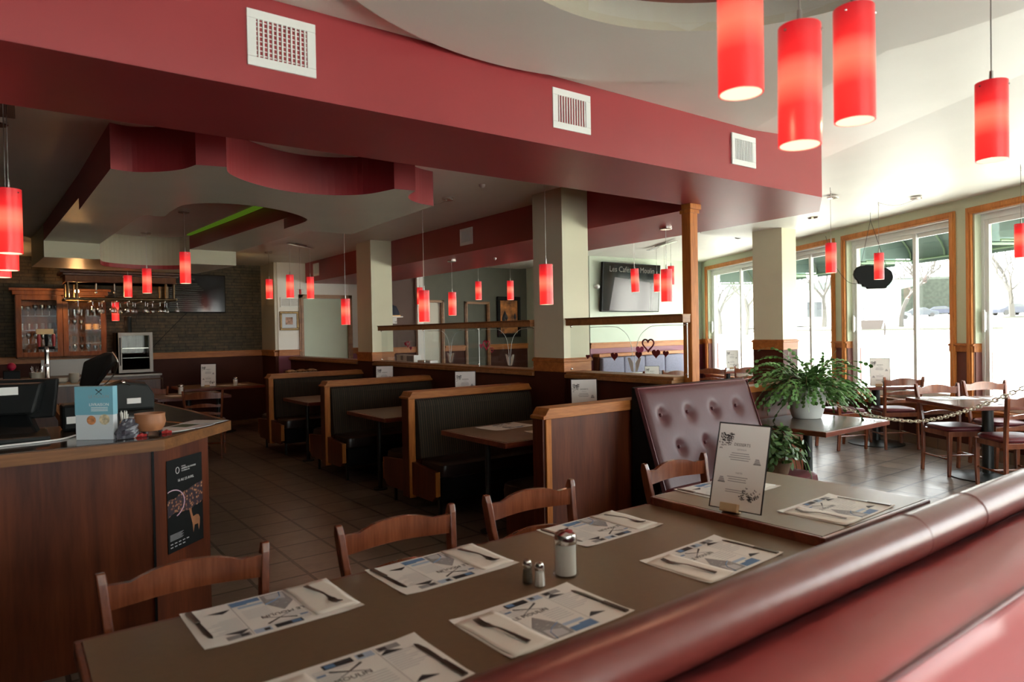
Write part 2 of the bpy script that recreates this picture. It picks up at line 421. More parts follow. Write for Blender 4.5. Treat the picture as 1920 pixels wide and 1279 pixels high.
def thing(name, label, cat, loc=(0, 0, 0), rz=0., group=None):
    o = bpy.data.objects.new(name, None); COL.objects.link(o); o.location = loc; o.rotation_euler = (0, 0, rz); o.empty_display_size = .05
    o['label'] = label; o['category'] = cat
    if group: o['group'] = group
    return o
def tag(o, label, cat, group=None):
    o['label'] = label; o['category'] = cat
    if group: o['group'] = group
    return o
def struct(name, mb, material, parent=None, label=None, cat=None, **k):
    o = build(name, mb, material, parent, **k)
    if parent is None:
        o['kind'] = 'structure'
        if label: o['label'] = label
        if cat: o['category'] = cat
    return o
def children(o): return [c for c in COL.objects if c.parent == o]
KIDS = {}
def kids(o):
    if o.name not in KIDS: KIDS[o.name] = [c for c in COL.objects if c.parent == o]
    return KIDS[o.name]
def copy_tree(o, parent=None):
    ks = kids(o)
    c = o.copy(); COL.objects.link(c)
    if parent is not None: c.parent = parent
    for k in ks: copy_tree(k, c)
    return c
def place(proto, used, loc, rz, label, group=None, scale=None):
    o = proto if not used[0] else copy_tree(proto)
    if not used[0]: used[0] = True
    o.location = loc; o.rotation_euler = (0, 0, rz); o['label'] = label
    if group: o['group'] = group
    if scale: o.scale = scale
    return o
def letters(txt, size, name, material, parent, loc, rot, extrude=.0006, align='CENTER', font_sx=1.0, world_m=None):
    cu = bpy.data.curves.new('t', 'FONT'); cu.body = txt; cu.size = size; cu.align_x = align; cu.align_y = 'CENTER'; cu.extrude = extrude; cu.resolution_u = 2
    to = bpy.data.objects.new('t', cu); COL.objects.link(to)
    dg = bpy.context.evaluated_depsgraph_get(); dg.update()
    me = bpy.data.meshes.new_from_object(to.evaluated_get(dg))
    bpy.data.objects.remove(to); bpy.data.curves.remove(cu)
    for v in me.vertices: v.co.x *= font_sx
    me.materials.clear(); me.materials.append(M[material])
    o = bpy.data.objects.new(name, me); COL.objects.link(o); o.parent = parent
    if world_m is not None: o.matrix_local = world_m
    else: o.location = loc; o.rotation_euler = rot
    return o
def catmull(pts, k=6):
    out = []; n = len(pts)
    P = [Vector(p) for p in pts]
    for i in range(n-1):
        p0, p1, p2, p3 = P[max(i-1, 0)], P[i], P[i+1], P[min(i+2, n-1)]
        for j in range(k):
            t = j/k
            out.append(.5*((2*p1)+(-p0+p2)*t+(2*p0-5*p1+4*p2-p3)*t*t+(-p0+3*p1-3*p2+p3)*t*t*t))
    out.append(P[-1]); return out
def plate(outer, holes, z0, z1, mats2=None):
    # flat slab with holes; returns MB, faces: 0 = sides, 1 = underside and top
    bm = bmesh.new(); loops = []
    for lp in [outer]+holes:
        vs = [bm.verts.new((p[0], p[1], z0)) for p in lp]
        for i in range(len(vs)): bm.edges.new((vs[i], vs[(i+1) % len(vs)]))
        loops.append(vs)
    bmesh.ops.triangle_fill(bm, edges=bm.edges[:], use_beauty=True)
    bm.verts.index_update()
    mb = MB(); vs = [tuple(v.co) for v in bm.verts]; fs = [tuple(v.index for v in f.verts) for f in bm.faces]
    mb.add(vs, fs, 1); mb.add([(x, y, z1) for x, y, z in vs], [tuple(reversed(f)) for f in fs], 1)
    bm.free()
    for lp in [outer]+holes:
        n = len(lp); mb.add([(p[0], p[1], z0) for p in lp]+[(p[0], p[1], z1) for p in lp], [(i, (i+1) % n, (i+1) % n+n, i+n) for i in range(n)], 0)
    return mb
def circle(cx, cy, r, n=72): return [(cx+r*math.cos(2*PI*i/n), cy+r*math.sin(2*PI*i/n)) for i in range(n)]

# ================================================================ THE SETTING
CZ = 2.85
def wall_box(name, x0, x1, y0, y1, z0, z1, material, **k):
    return struct(name, MB().box(x0, x1, y0, y1, z0, z1), material, **k)
# floor reaches the window wall
fl = MB(); pts = [(-4, -5)]
a = WP(-9.73, -.1, 0); b = WP(11.8, -.1, 0)
poly = [(-4, -5, 0), (a.x, -5, 0), (b.x, 14, 0), (-4, 14, 0)]
fl.prism([(p[0], p[1], -.1) for p in poly], (0, 0, .1)); struct('floor', fl, 'floor_tiles')
# ceiling: flat over the front, rising slightly toward the windows
def npt(n, Y):
    t = (Y-(WC.y+WN.y*n))/WU.y; return WC.x+WN.x*n+WU.x*t
RC = (1.88, 1.17)
outer = [(-4, -5), (npt(4.1, -5), -5), (npt(4.1, 14), 14), (-4, 14)]
struct('ceiling', plate(outer, [circle(*RC, .9)], CZ, CZ+.2), ['ceiling_paint', 'ceiling_paint'])
pr = [(4.1, CZ), (2.9, 2.95), (-.35, 2.978)]
mb = MB()
for (n0, z0), (n1, z1) in zip(pr, pr[1:]):
    mb.add([(npt(n0, -5), -5, z0), (npt(n1, -5), -5, z1), (npt(n1, 14), 14, z1), (npt(n0, 14), 14, z0),
            (npt(n0, -5), -5, z0+.2), (npt(n1, -5), -5, z1+.2), (npt(n1, 14), 14, z1+.2), (npt(n0, 14), 14, z0+.2)],
           [(0, 1, 2, 3), (4, 5, 6, 7), (0, 1, 5, 4), (2, 3, 7, 6), (1, 2, 6, 5), (3, 0, 4, 7)])
struct('ceiling_dining', mb, 'ceiling_paint')
# dropped ring with the round recess inside
struct('ceiling_ring', plate(circle(*RC, 1.5, 96), [circle(*RC, .9)], CZ-.035, CZ-.001), ['ceiling_paint', 'ceiling_paint'])
mb = MB(); mb.lathe([(.9, CZ-.035), (.9, 2.935), (.90, 2.935)], (RC[0], RC[1], 0), 72)
struct('ceiling_recess', mb, 'cream_paint', smooth=True)
mb = MB(); mb.lathe([(0, 2.935), (.91, 2.935), (.91, 3.0), (0, 3.0)], (RC[0], RC[1], 0), 48)
struct('ceiling_recess_top', mb, 'rust_paint')
# burgundy soffit: the long beam and the run above the partition
sof = [(-4, 2.71), (4.90, 2.70), (5.49, 3.05), (5.60, 4.6), (5.70, 7.3), (5.70, 12.28), (4.44, 12.28), (4.44, 3.46), (-4, 3.41)]
struct('ceiling_beam', plate(sof, [], 2.49, 3.0), ['burgundy_paint', 'burgundy_paint'])
# small dropped disc around the far column
def wdisc():
    c = (8.0, 4.95); P = catmull([(6.35, 4.2), (7.0, 4.75), (8.0, 5.6), (8.9, 5.55), (9.0, 4.9), (8.3, 4.0), (7.2, 3.45), (6.5, 3.6), (6.35, 4.2)], 6)
    return [(p[0], p[1]) for p in [Vector((*q, 0)) if False else q for q in P]][:-1]
disc = [(5.9, 3.95), (6.35, 4.85), (7.4, 5.75), (8.35, 5.75), (8.55, 5.35), (8.3, 4.9), (7.2, 4.25), (6.25, 3.6), (5.95, 3.55)]
struct('ceiling_disc', plate(disc, [], 2.78, 2.95), ['burgundy_paint', 'ceiling_paint'])
# columns
def column(name, x0, x1, y0, y1, top, z1, base='honey_wood_x', low='burgundy_wall'):
    c = struct(name, MB().box(x0, x1, y0, y1, z1, top), 'column_paint')
    mb = MB().box(x0-.012, x1+.012, y0-.012, y1+.012, z1-.13, z1-.035)
    mb.box(x0-.022, x1+.022, y0-.022, y1+.022, z1-.035, z1-.012); mb.box(x0-.014, x1+.014, y0-.014, y1+.014, z1-.012, z1)
    struct('column_trim', mb, base, c, bevel=.003)
    struct('column_base', MB().box(x0-.004, x1+.004, y0-.004, y1+.004, 0, z1-.13), low, c)
column('column_1', 4.12, 4.44, 8.82, 9.30, CZ+.1, 1.28)
column('column_2', 4.12, 4.44, 4.75, 5.18, CZ+.1, 1.28)
column('column_3', 7.87, 8.19, 4.87, 5.29, 2.97, 1.37)
# half wall with its ledge
def halfwall():
    p = struct('wall_partition', MB().box(4.14, 4.28, 3.475, 12.28, 0, 1.10), 'burgundy_wall')
    for y0, y1 in ((3.475, 4.73), (5.20, 8.80), (9.32, 12.28)):
        mb = MB().box(4.10, 4.36, y0, y1, 1.10, 1.135); mb.box(4.12, 4.34, y0, y1, 1.135, 1.16)
        struct('ledge', mb, 'oak_trim_x', p, bevel=.005)
halfwall()
def rail_trim(name, mb): return struct(name, mb, 'honey_wood_x', bevel=.004)
# back of the bar: stone above, burgundy below a chair rail
wall_box('wall_stone', -4, 3.88, 13.1, 13.3, 1.28, CZ+.1, 'stacked_stone')
wall_box('wall_back', -4, 3.88, 13.1, 13.3, 0, 1.17, 'burgundy_wall')
mb = MB().box(-4, 3.88, 13.07, 13.3, 1.17, 1.28); mb.box(-4, 3.88, 13.05, 13.1, 1.25, 1.275); rail_trim('trim_1', mb)
def zoned_wall(name, x0, x1, y0, y1, upper, lower, zr=1.28, top=3.0, trim_name='trim_2', front='y'):
    struct(name, MB().box(x0, x1, y0, y1, zr, top), upper)
    struct(name+'_wainscot', MB().box(x0, x1, y0, y1, 0, zr-.11), lower)
    o = .02
    mb = MB().box(x0-(o if front == 'x' else 0), x1, y0-(o if front == 'y' else 0), y1, zr-.11, zr)
    mb.box(x0-(o*1.8 if front == 'x' else 0), x1, y0-(o*1.8 if front == 'y' else 0), y1, zr-.035, zr-.01)
    struct(trim_name, mb, 'honey_wood_x', bevel=.003)
zoned_wall('wall_pilaster', 3.88, 3.93, 12.32, 13.3, 'beige_paint', 'burgundy_wall', top=CZ+.1, trim_name='trim_2', front='x')
zoned_wall('wall_white', 3.93, 4.36, 12.30, 12.5, 'white_paint', 'mauve_wall', trim_name='trim_3')
zoned_wall('wall_white_right', 5.28, 5.5, 12.30, 12.5, 'white_paint', 'mauve_wall', trim_name='trim_4')
wall_box('wall_white_lintel', 4.36, 5.28, 12.305, 12.5, 2.21, 3.0, 'white_paint')
def doorway(n, x0, x1, y, z, slab, frame='oak_trim_x', fw=.07, handle=False):
    d = struct('door_%d' % n, MB().box(x0-.02, x1+.02, y+.04, y+.08, .01, z+.05), slab)
    mb = MB().box(x0-fw, x0+.01, y-.03, y+.02, 0, z+fw).box(x1-.01, x1+fw, y-.03, y+.02, 0, z+fw).box(x0-fw, x1+fw, y-.03, y+.02, z, z+fw)
    mb.box(x0-fw*.6, x0-.01, y-.045, y-.03, 0, z+fw*.6).box(x1+.01, x1+fw*.6, y-.045, y-.03, 0, z+fw*.6).box(x0-fw*.6, x1+fw*.6, y-.045, y-.03, z+.01, z+fw*.6)
    struct('door_frame', mb, frame, d)
    if handle: struct('door_handle', MB().cyl((0, 0), .02, 0, .05, 10).sphere((0, 0, .06), .028), 'chrome', d).matrix_local = Matrix.Translation((x1-.08, y+.03, 1.0)) @ Matrix.Rotation(PI/2, 4, 'X')
    return d
doorway(1, 4.38, 5.26, 12.30, 2.21, 'mint_wall')
# passage behind the glass divider
zoned_wall('wall_hall', 5.5, 6.27, 11.5, 11.7, 'hall_brown', 'burgundy_wall', trim_name='trim_5')
wall_box('wall_hall_pier', 6.27, 6.40, 11.42, 11.7, 0, 3.0, 'white_paint')
for i, (x0, x1) in enumerate(((6.90, 7.42), (7.97, 8.95))):
    zoned_wall('wall_hall_%d' % (i+1), x0, x1, 11.5, 11.7, 'dark_green_wall', 'burgundy_wall', trim_name='trim_%d' % (6+i))
wall_box('wall_hall_lintel', 6.40, 6.90, 11.5, 11.7, 2.15, 3.0, 'dark_green_wall'); wall_box('wall_hall_lintel_right', 7.42, 7.97, 11.5, 11.7, 2.13, 3.0, 'dark_green_wall')
doorway(2, 6.42, 6.84, 11.5, 2.12, 'beige_paint', fw=.05); doorway(3, 7.42, 7.92, 11.5, 2.10, 'dark_green_wall', fw=.05)
wall_box('wall_hall_side', 8.95, 9.15, 9.56, 11.7, 0, 3.0, 'green_wall')
wall_box('wall_hall_return', 5.5, 5.6, 11.7, 12.5, 0, 3.0, 'white_paint')
# television wall
zoned_wall('wall_far', 8.94, 12.5, 9.54, 9.75, 'mint_wall', 'mauve_wall', trim_name='trim_8', zr=1.29)
# closing walls out of the frame
wall_box('wall_beyond', -4, 12.5, 14, 14.2, 0, 3.0, 'beige_paint'); wall_box('wall_left', -4.2, -4, -5, 14, 0, 3.0, 'light_absorbing_wall'); 
# shop front behind the camera: glazed like the side
def rear_front():
    wall_box('wall_rear_left', -4, -1.8, -5.2, -5, 0, 3.1, 'light_absorbing_wall'); wall_box('wall_rear', -1.8, 4.6, -5.2, -5, 2.75, 3.1, 'green_wall'); wall_box('wall_rear_low', -1.8, 4.6, -5.2, -5, 0, .5, 'burgundy_wall')
    for i in range(3):
        x0, x1 = -1.80+i*2.1, .20+i*2.1
        w_ = struct('window_%d' % (i+10), MB().box(x0, x0+.06, -5.15, -5.0, .5, 2.75).box(x1-.06, x1, -5.15, -5.0, .5, 2.75).box(x0+.06, x1-.06, -5.15, -5.0, .5, .56).box(x0+.06, x1-.06, -5.15, -5.0, 2.69, 2.75), 'white_vinyl')
        struct('pane', MB().box(x0+.06, x1-.06, -5.085, -5.08, .56, 2.69), 'window_glass', w_)
        struct('wall_rear_pier', MB().box(x1, x1+.1, -5.2, -5, .5, 2.75), 'green_wall')
        ld = bpy.data.lights.new('window_daylight', 'AREA'); ld.shape = 'RECTANGLE'; ld.size = 1.9; ld.size_y = 2.1; ld.cycles.is_portal = True
        lo = bpy.data.objects.new('window_daylight', ld); COL.objects.link(lo); lo.location = ((x0+x1)/2, -5.18, 1.62); lo.rotation_euler = (PI/2, 0, PI)
rear_front()
# low panelled wall behind the planter table
def lowwall():
    lw = struct('wall_low', MB().box(4.28, 5.88, 3.44, 3.54, 0, .98), 'cherry_panel')
    struct('cap', MB().box(4.28, 5.90, 3.42, 3.56, .98, 1.035), 'honey_wood_x', lw, bevel=.006)
    struct('end_post', MB().box(5.88, 5.91, 3.43, 3.55, 0, .98), 'honey_wood_z', lw, bevel=.004)
lowwall()

# window wall
def window_wall():
    edges = [7.0]
    mb = MB(); mb.wbox(-9.8, 7.6, -.22, 0, WZ1+.06, 3.05)
    struct('wall_window', mb, 'green_wall')
    gaps = [(WINDOWS[0][1], 7.6)]+[(WINDOWS[i+1][1], WINDOWS[i][0]) for i in range(len(WINDOWS)-1)]+[(-9.8, WINDOWS[-1][0])]
    up = MB(); low = MB(); tr = MB()
    for a, b in gaps:
        up.wbox(a-.03, b+.03, -.22, 0, 1.30, WZ1+.06); low.wbox(a-.03, b+.03, -.22, -.002, .5, 1.20)
        tr.wbox(a-.03, b+.03, 0, .018, 1.20, 1.30); tr.wbox(a-.03, b+.03, 0, .034, 1.27, 1.292); tr.wbox(a-.03, b+.03, -.2, 0, 1.20, 1.30)
    struct('wall_window_piers', up, 'green_wall'); struct('wall_window_piers_lower', low, 'pier_brown'); struct('trim_9', tr, 'honey_wood_x', bevel=.003)
    struct('wall_window_low', MB().wbox(-9.8, 7.6, -.22, 0, .13, .52), 'burgundy_wall')
    struct('baseboard_window', MB().wbox(-9.8, 7.6, -.22, .012, 0, .13), 'base_tiles')
    # sills
    for i, (a, b) in enumerate(WINDOWS):
        w = struct('window_%d' % (i+1), MB().wbox(a-.07, b+.07, 0, .03, WZ1, WZ1+.075).wbox(a-.07, a+.005, 0, .03, .56, WZ1).wbox(b-.005, b+.07, 0, .03, .56, WZ1)
                   .wbox(a-.055, b+.055, .03, .04, WZ1+.02, WZ1+.06).wbox(a-.055, a-.02, .03, .04, .56, WZ1+.03).wbox(b+.02, b+.055, .03, .04, .56, WZ1+.03), 'window_trim_wood', bevel=.003)
        struct('window_sill', MB().wbox(a-.09, b+.09, -.10, .06, .52, .555).wbox(a-.09, b+.09, 0, .035, .45, .52), 'honey_wood_x', w, bevel=.004)
        struct('window_reveal', MB().wbox(a-.012, a+.012, -.22, 0, .55, WZ1).wbox(b-.012, b+.012, -.22, 0, .55, WZ1).wbox(a, b, -.22, 0, WZ1-.012, WZ1+.01), 'white_paint', w)
        fo, fi = -.17, -.08
        c = a+(b-a)*.36
        fr = MB().wbox(a+.01, a+.07, fo, fi, .56, WZ1-.01).wbox(b-.07, b-.01, fo, fi, .56, WZ1-.01).wbox(a+.01, b-.01, fo, fi, WZ1-.08, WZ1-.01).wbox(a+.01, b-.01, fo, fi, .555, .61)
        struct('window_frame', fr, 'white_vinyl', w, bevel=.004)
        s1 = MB()   # fixed sash and sliding sash
        for (u0, u1, n0) in ((a+.07, c+.05, -.155), (c-.03, b-.07, -.118)):
            s1 = MB().wbox(u0, u0+.055, n0, n0+.03, .61, WZ1-.08).wbox(u1-.055, u1, n0, n0+.03, .61, WZ1-.08).wbox(u0+.055, u1-.055, n0, n0+.03, WZ1-.135, WZ1-.08).wbox(u0+.055, u1-.055, n0, n0+.03, .61, .67)
            s_ = struct('sash', s1, 'white_vinyl', w, bevel=.004)
            struct('pane', MB().wbox(u0+.05, u1-.05, n0+.013, n0+.017, .66, WZ1-.13), 'window_glass', s_)
        struct('window_handle', MB().wbox(b-.10, b-.075, -.088, -.055, 1.45, 1.66).wbox(b-.105, b-.07, -.06, -.045, 1.43, 1.68), 'white_vinyl', w, bevel=.006)
window_wall()

# dropped canopy above the bar: near slab with scalloped edges, two arms, far slab, oval opening
def canopy():
    Z1, Z2, Z3, T = 2.57, 2.665, 2.48, CZ+.02
    near = [(.54, 4.79)]
    near += [tuple(p)[:2] for p in catmull([(.54, 4.79, 0), (.66, 4.81, 0), (.80, 4.72, 0), (.90, 4.58, 0), (.945, 4.42, 0)], 5)][1:]
    near += [(1.11, 4.38)]
    near += [tuple(p)[:2] for p in catmull([(1.11, 4.38, 0), (1.17, 4.55, 0), (1.34, 4.73, 0), (1.58, 4.87, 0), (1.81, 4.90, 0), (2.03, 4.83, 0), (2.18, 4.68, 0), (2.26, 4.42, 0)], 5)][1:]
    near += [(2.42, 4.40)]
    near += [tuple(p)[:2] for p in catmull([(2.42, 4.40, 0), (2.46, 4.58, 0), (2.54, 4.71, 0), (2.68, 4.81, 0), (2.83, 4.85, 0)], 5)][1:]
    hole = [tuple(p)[:2] for p in catmull([(2.20, 6.54, 0), (2.22, 6.10, 0), (2.13, 5.90, 0), (1.88, 5.68, 0), (1.59, 5.57, 0), (1.32, 5.62, 0), (1.15, 5.80, 0), (1.12, 6.1, 0), (1.12, 6.45, 0)], 5)]
    P = near+[(2.87, 6.07), (2.90, 6.64), (2.20, 6.64)]+hole+[(.50, 6.44)]
    c = thing('ceiling_canopy', 'dropped ceiling feature with scalloped burgundy edge above the bar', 'ceiling canopy'); c['kind'] = 'structure'
    for lo in [P]:
        struct('near_slab', plate(lo, [], Z1, T), ['burgundy_paint', 'beige_paint'], c)
    struct('left_arm', plate([(.50, 6.44), (1.12, 6.44), (1.02, 7.3), (.93, 9.42), (.38, 9.42)], [], Z2, T), ['burgundy_paint', 'beige_paint'], c)
    struct('right_arm', plate([(2.20, 6.5), (2.68, 6.64), (2.66, 7.2), (2.50, 9.5), (1.93, 9.5)], [], Z2, T), ['burgundy_paint', 'beige_paint'], c)
    curve = [tuple(p)[:2] for p in catmull([(.93, 9.42, 0), (1.02, 9.72, 0), (1.30, 9.90, 0), (1.62, 9.90, 0), (1.86, 9.74, 0), (1.93, 9.5, 0)], 5)]
    far = [(.38, 9.40)]+curve+[(2.50, 9.5), (2.30, 10.95), (.30, 10.75)]
    struct('far_slab', plate(far, [], Z3, T), ['canopy_cream', 'beige_paint'], c)
    lip = curve+[(p[0], p[1]+.03) for p in reversed(curve)]
    struct('far_lip', plate(lip, [], Z3-.05, Z3), ['burgundy_paint', 'burgundy_paint'], c)
    mb = MB().prism([(2.07, 6.75, 2.835), (2.15, 6.75, 2.835), (1.97, 9.45, 2.835), (1.89, 9.45, 2.835)], (0, 0, .013))  # emissive strip stands in for green cove light falling on the ceiling
    tag(build('cove_glow_strip', mb, 'green_cove_glow'), 'green cove light on the ceiling over the bar, drawn as a glowing strip', 'light strip')
canopy()

# ================================================================ PENDANT LAMPS AND CEILING FITTINGS
SH_R, SH_L = .052, .305
def make_pendant():
    t = thing('pendant_lamp', '', 'lamp')
    mb = MB().lathe([(SH_R, 0), (SH_R, -SH_L), (SH_R-.004, -SH_L)], seg=32)
    mb.lathe([(SH_R, 0), (.012, .002)], seg=32)
    build('lamp_shade', mb, 'red_lamp_glass', t, smooth=True)
    build('shade_lining', MB().lathe([(SH_R-.004, -SH_L), (SH_R-.004, -.06)], seg=24).lathe([(SH_R-.005, -.06), (0, -.06)], seg=24), 'lamp_inner', t, smooth=True)
    build('socket', MB().lathe([(0, .045), (.006, .045), (.008, .0), (.008, -.03)], seg=12), 'steel', t, smooth=True)
    mb = MB()
    for k in range(3):
        an = 2*PI*k/3+.6; mb.sphere((math.cos(an)*SH_R, math.sin(an)*SH_R, -.018), .004, 8)
    build('screw', mb, 'chrome', t, smooth=True)
    ld = bpy.data.lights.new('bulb', 'POINT'); ld.energy = 2.2; ld.color = (1, .55, .32); ld.shadow_soft_size = .03
    lo = bpy.data.objects.new('bulb', ld); COL.objects.link(lo); lo.parent = t; lo.location = (0, 0, -SH_L+.02)
    return t
pend0 = make_pendant(); pend_used = [False]
def canopy_plate(t, x, y, z, r=.058):
    build('canopy_plate', MB().lathe([(0, 0), (r, 0), (r, -.018), (r*.9, -.024), (0, -.024)], (0, 0, 0), 24), 'chrome', t, smooth=True).location = (x, y, z)
PG = 'red glass cylinder pendant lamps'
def pendant(x, y, top, ceil, label, tilt=(0, 0), canopy=None, swag=False, s=1.0, plate_on=True, inclined=None):
    o = place(pend0, pend_used, (x, y, top), rnd.random()*6, label, PG)
    if inclined: o.rotation_euler = inclined
    else: o.rotation_euler = (tilt[0], tilt[1], rnd.random())
    o.scale = (1, 1, s)
    R = o.rotation_euler.to_matrix().to_4x4(); inv = (Matrix.Translation(o.location) @ R @ Matrix.Diagonal((1, 1, s, 1))).inverted()
    pts = [Vector((x, y, top+.04)), Vector((x, y, ceil-(.02 if plate_on else 0)))]
    build('cord', MB().tube([inv @ p for p in pts], .0022, 6), 'steel', o)
    if swag and canopy:
        cx, cy, cz = canopy
        P = [Vector((x, y, ceil-.01)).lerp(Vector((cx, cy, cz-.02)), t_)-Vector((0, 0, .05*math.sin(PI*t_))) for t_ in [i/10 for i in range(11)]]
        build('swag_cord', MB().tube([inv @ p for p in P], .0025, 6), 'steel', o)
        q = inv @ Vector((cx, cy, cz)); canopy_plate(o, *q)
        build('hook', MB().tube([inv @ Vector((x, y, ceil)), inv @ Vector((x, y, ceil-.03)), inv @ Vector((x+.015, y, ceil-.04))], .004, 6), 'steel', o)
    elif plate_on:
        q = inv @ Vector((x, y, ceil)); canopy_plate(o, *q)
    return o
RT = 2.935
pendant(1.42, .98, 2.396, RT, 'large red pendant at the top of the photo, leftmost of the close group of three', plate_on=False)
pendant(1.66, .97, 2.304, RT, 'large red pendant hanging lowest in the close group of three', inclined=(.0, .035, .3), plate_on=False)
pendant(1.88, .94, 2.398, RT, 'large red pendant, rightmost of the close group of three', plate_on=False)
pendant(2.92, .96, 2.414, CZ, 'red pendant alone at upper right under the pale ceiling', s=.93)
pendant(7.43, 2.22, 2.427, 2.95, 'red pendant cut by the right edge of the photo before the window', canopy=(7.9, 2.2, 2.955), swag=True)
pendant(6.82, 3.67, 2.381, 2.95, 'red pendant in front of the second window beside the far column', canopy=(7.3, 3.9, 2.95), swag=True)
pendant(8.14, 3.81, 2.364, 2.955, 'red pendant in front of the black oval window sign', canopy=(8.25, 3.45, 2.96), swag=True)
pendant(6.64, 5.34, 2.253, 2.95, 'red pendant just left of the wooden post top', plate_on=True)
pendant(6.68, 6.26, 2.332, 2.95, 'red pendant hanging in front of the television', inclined=(.0, -.05, 0))
pendant(5.01, 4.29, 2.093, 2.49, 'largest red pendant right of the television, on a round chrome plate')
pendant(3.32, 4.02, 2.040, CZ, 'red pendant in front of the nearer pale column')
pendant(3.27, 5.82, 1.948, CZ, 'red pendant on a long swagged cord above the third booth table', canopy=(3.50, 5.72, CZ), swag=True)
pendant(3.24, 7.65, 1.956, CZ, 'red pendant in front of the farther pale column')
pendant(4.75, 7.70, 2.067, 2.49, 'red pendant under the burgundy soffit with a chrome plate, second after the farther column')
pendant(6.04, 10.9, 2.36, 2.95, 'smallest red pendant close to the right side of the farther column')
pendant(6.37, 9.49, 2.379, 2.95, 'red pendant above the glass divider left of the dark landscape picture')
pendant(6.50, 8.77, 2.345, 2.95, 'red pendant overlapping the dark landscape picture')
pendant(3.33, 10.81, 2.419, CZ, 'red pendant beside the stone wall end, lighting the corner warm')
pendant(1.52, 7.71, 2.419, CZ, 'red pendant over the bar, nearest of the three in the ceiling opening', s=1.06)
pendant(1.44, 9.55, 2.401, CZ, 'red pendant over the bar, middle of the three in the ceiling opening')
pendant(1.40, 10.88, 2.417, CZ, 'red pendant over the bar, farthest of the three, above the small fridge')
pendant(1.44, 12.64, 2.13, CZ, 'red pendant glowing behind the hanging stemware')
pendant(.03, 4.04, 2.256, CZ, 'red pendant cut by the left edge of the photo, frontmost of that cluster')
pendant(.02, 4.54, 2.216, CZ, 'red pendant cut by the left edge, middle of that cluster')
pendant(-.01, 5.12, 2.221, CZ, 'red pendant cut by the left edge, hindmost and lowest of that cluster')
def bar_fixture(lab, p0, p1, z):
    t = thing('track_bar', lab, 'lamp mounting', ((p0[0]+p1[0])/2, (p0[1]+p1[1])/2, z))
    d = (Vector((*p1, 0))-Vector((*p0, 0))); n = Vector((-d.y, d.x, 0)).normalized()*.03
    build('bar', MB().obox(Vector((*p0, z-.03))-n, d, n*2, (0, 0, .015)), 'chrome', t, world=True, bevel=.003)
    build('mount', MB().obox(Vector((*p0, z-.015))-n*.6+d*.3, d*.4, n*1.2, (0, 0, .015)), 'steel', t, world=True)
bar_fixture('chrome bar on the ceiling carrying two red pendants near the white wall', (3.22, 9.55), (3.72, 9.95), CZ)
bar_fixture('chrome bar on the far ceiling carrying three red pendants right of the television', (9.15, 8.25), (8.6, 7.15), 2.95)
pendant(3.25, 9.61, 2.391, CZ-.03, 'red pendant, left one on the ceiling bar near the framed picture', s=1.06, plate_on=False)
pendant(3.64, 9.87, 2.395, CZ-.03, 'red pendant, right one on the ceiling bar above the pale door', s=1.05, plate_on=False)
pendant(8.99, 7.91, 2.473, 2.92, 'small red pendant, left one on the far ceiling bar', plate_on=False)
pendant(8.86, 7.63, 2.295, 2.92, 'small red pendant, middle one on the far ceiling bar, mostly hidden', plate_on=False)
pendant(8.72, 7.37, 2.551, 2.92, 'small red pendant, right and highest one on the far ceiling bar', plate_on=False)
# bare holder without its shade
t = thing('bare_lamp_holder', 'bare red lamp holder without a shade, between two pendants on the ceiling bar', 'lamp', (3.44, 9.74, 2.2))
build('cord', MB().tube([(0, 0, .08), (0, 0, .62)], .0022, 6), 'steel', t); build('stem', MB().tube([(0, 0, 0), (0, 0, .09)], .005, 8), 'steel', t)
build('holder', MB().cyl((0, 0), .016, -.07, 0, 12), 'red_plastic', t, smooth=True); build('spider', MB().tube([(-.05, 0, 0), (.05, 0, 0)], .002, 6).tube([(0, -.05, 0), (0, .05, 0)], .002, 6), 'steel', t)
t = thing('pendant_cluster_plate', 'chrome plate with red reflections at the upper left edge of the photo', 'lamp mounting', (.06, 4.4, CZ))
build('plate', MB().obox((-.12, 3.95, CZ-.03), (.18, 0, 0), (.02, .95, 0), (0, 0, .025)), 'chrome', t, world=True, bevel=.004)
# air vents
def vent(x0, x1, z0, z1, plane, axis, lab, n, cross=True):
    t = thing('air_vent', lab, 'vent', (x0, plane, z0) if axis == 'y' else (plane, x0, z0))
    W = abs(x1-x0); Hh = z1-z0; fw = .035
    f = MB().box(0, W, -.012, 0, 0, fw).box(0, W, -.012, 0, Hh-fw, Hh).box(0, fw, -.012, 0, fw, Hh-fw).box(W-fw, W, -.012, 0, fw, Hh-fw)
    bk = MB().box(fw, W-fw, -.001, 0, fw, Hh-fw)
    sl = MB()
    for i in range(n):
        x = fw+(W-2*fw)*(i+.5)/n; sl.box(x-.003, x+.003, -.012, -.001, fw, Hh-fw)
    hs = MB()
    for i in range(8):
        z = fw+(Hh-2*fw)*(i+.5)/8; hs.box(fw, W-fw, -.006, -.004, z-.002, z+.002)
    if axis == 'x': t.rotation_euler = (0, 0, -PI/2)
    build('vent_frame', f, 'white_vinyl', t, bevel=.002); build('vent_back', bk, 'ink_black', t); build('vertical_slats', sl, 'white_vinyl', t)
    if cross: build('cross_slats', hs, 'white_vinyl', t)
vent(.77, 1.04, 2.577, 2.793, 2.71, 'y', 'white square air vent on the burgundy beam, leftmost and largest', 11)
vent(2.295, 2.56, 2.585, 2.793, 2.71, 'y', 'white square air vent on the burgundy beam, middle one', 11)
vent(3.795, 4.055, 2.593, 2.796, 2.70, 'y', 'white square air vent on the burgundy beam, near its right end', 11)
vent(6.98, 6.71, 2.575, 2.773, 4.44, 'x', 'shadowed white air vent on the dark soffit between the columns', 9)
vent(11.86, 11.6, 2.58, 2.80, 4.44, 'x', 'shadowed air vent on the dark soffit beyond the farther column', 7, False)
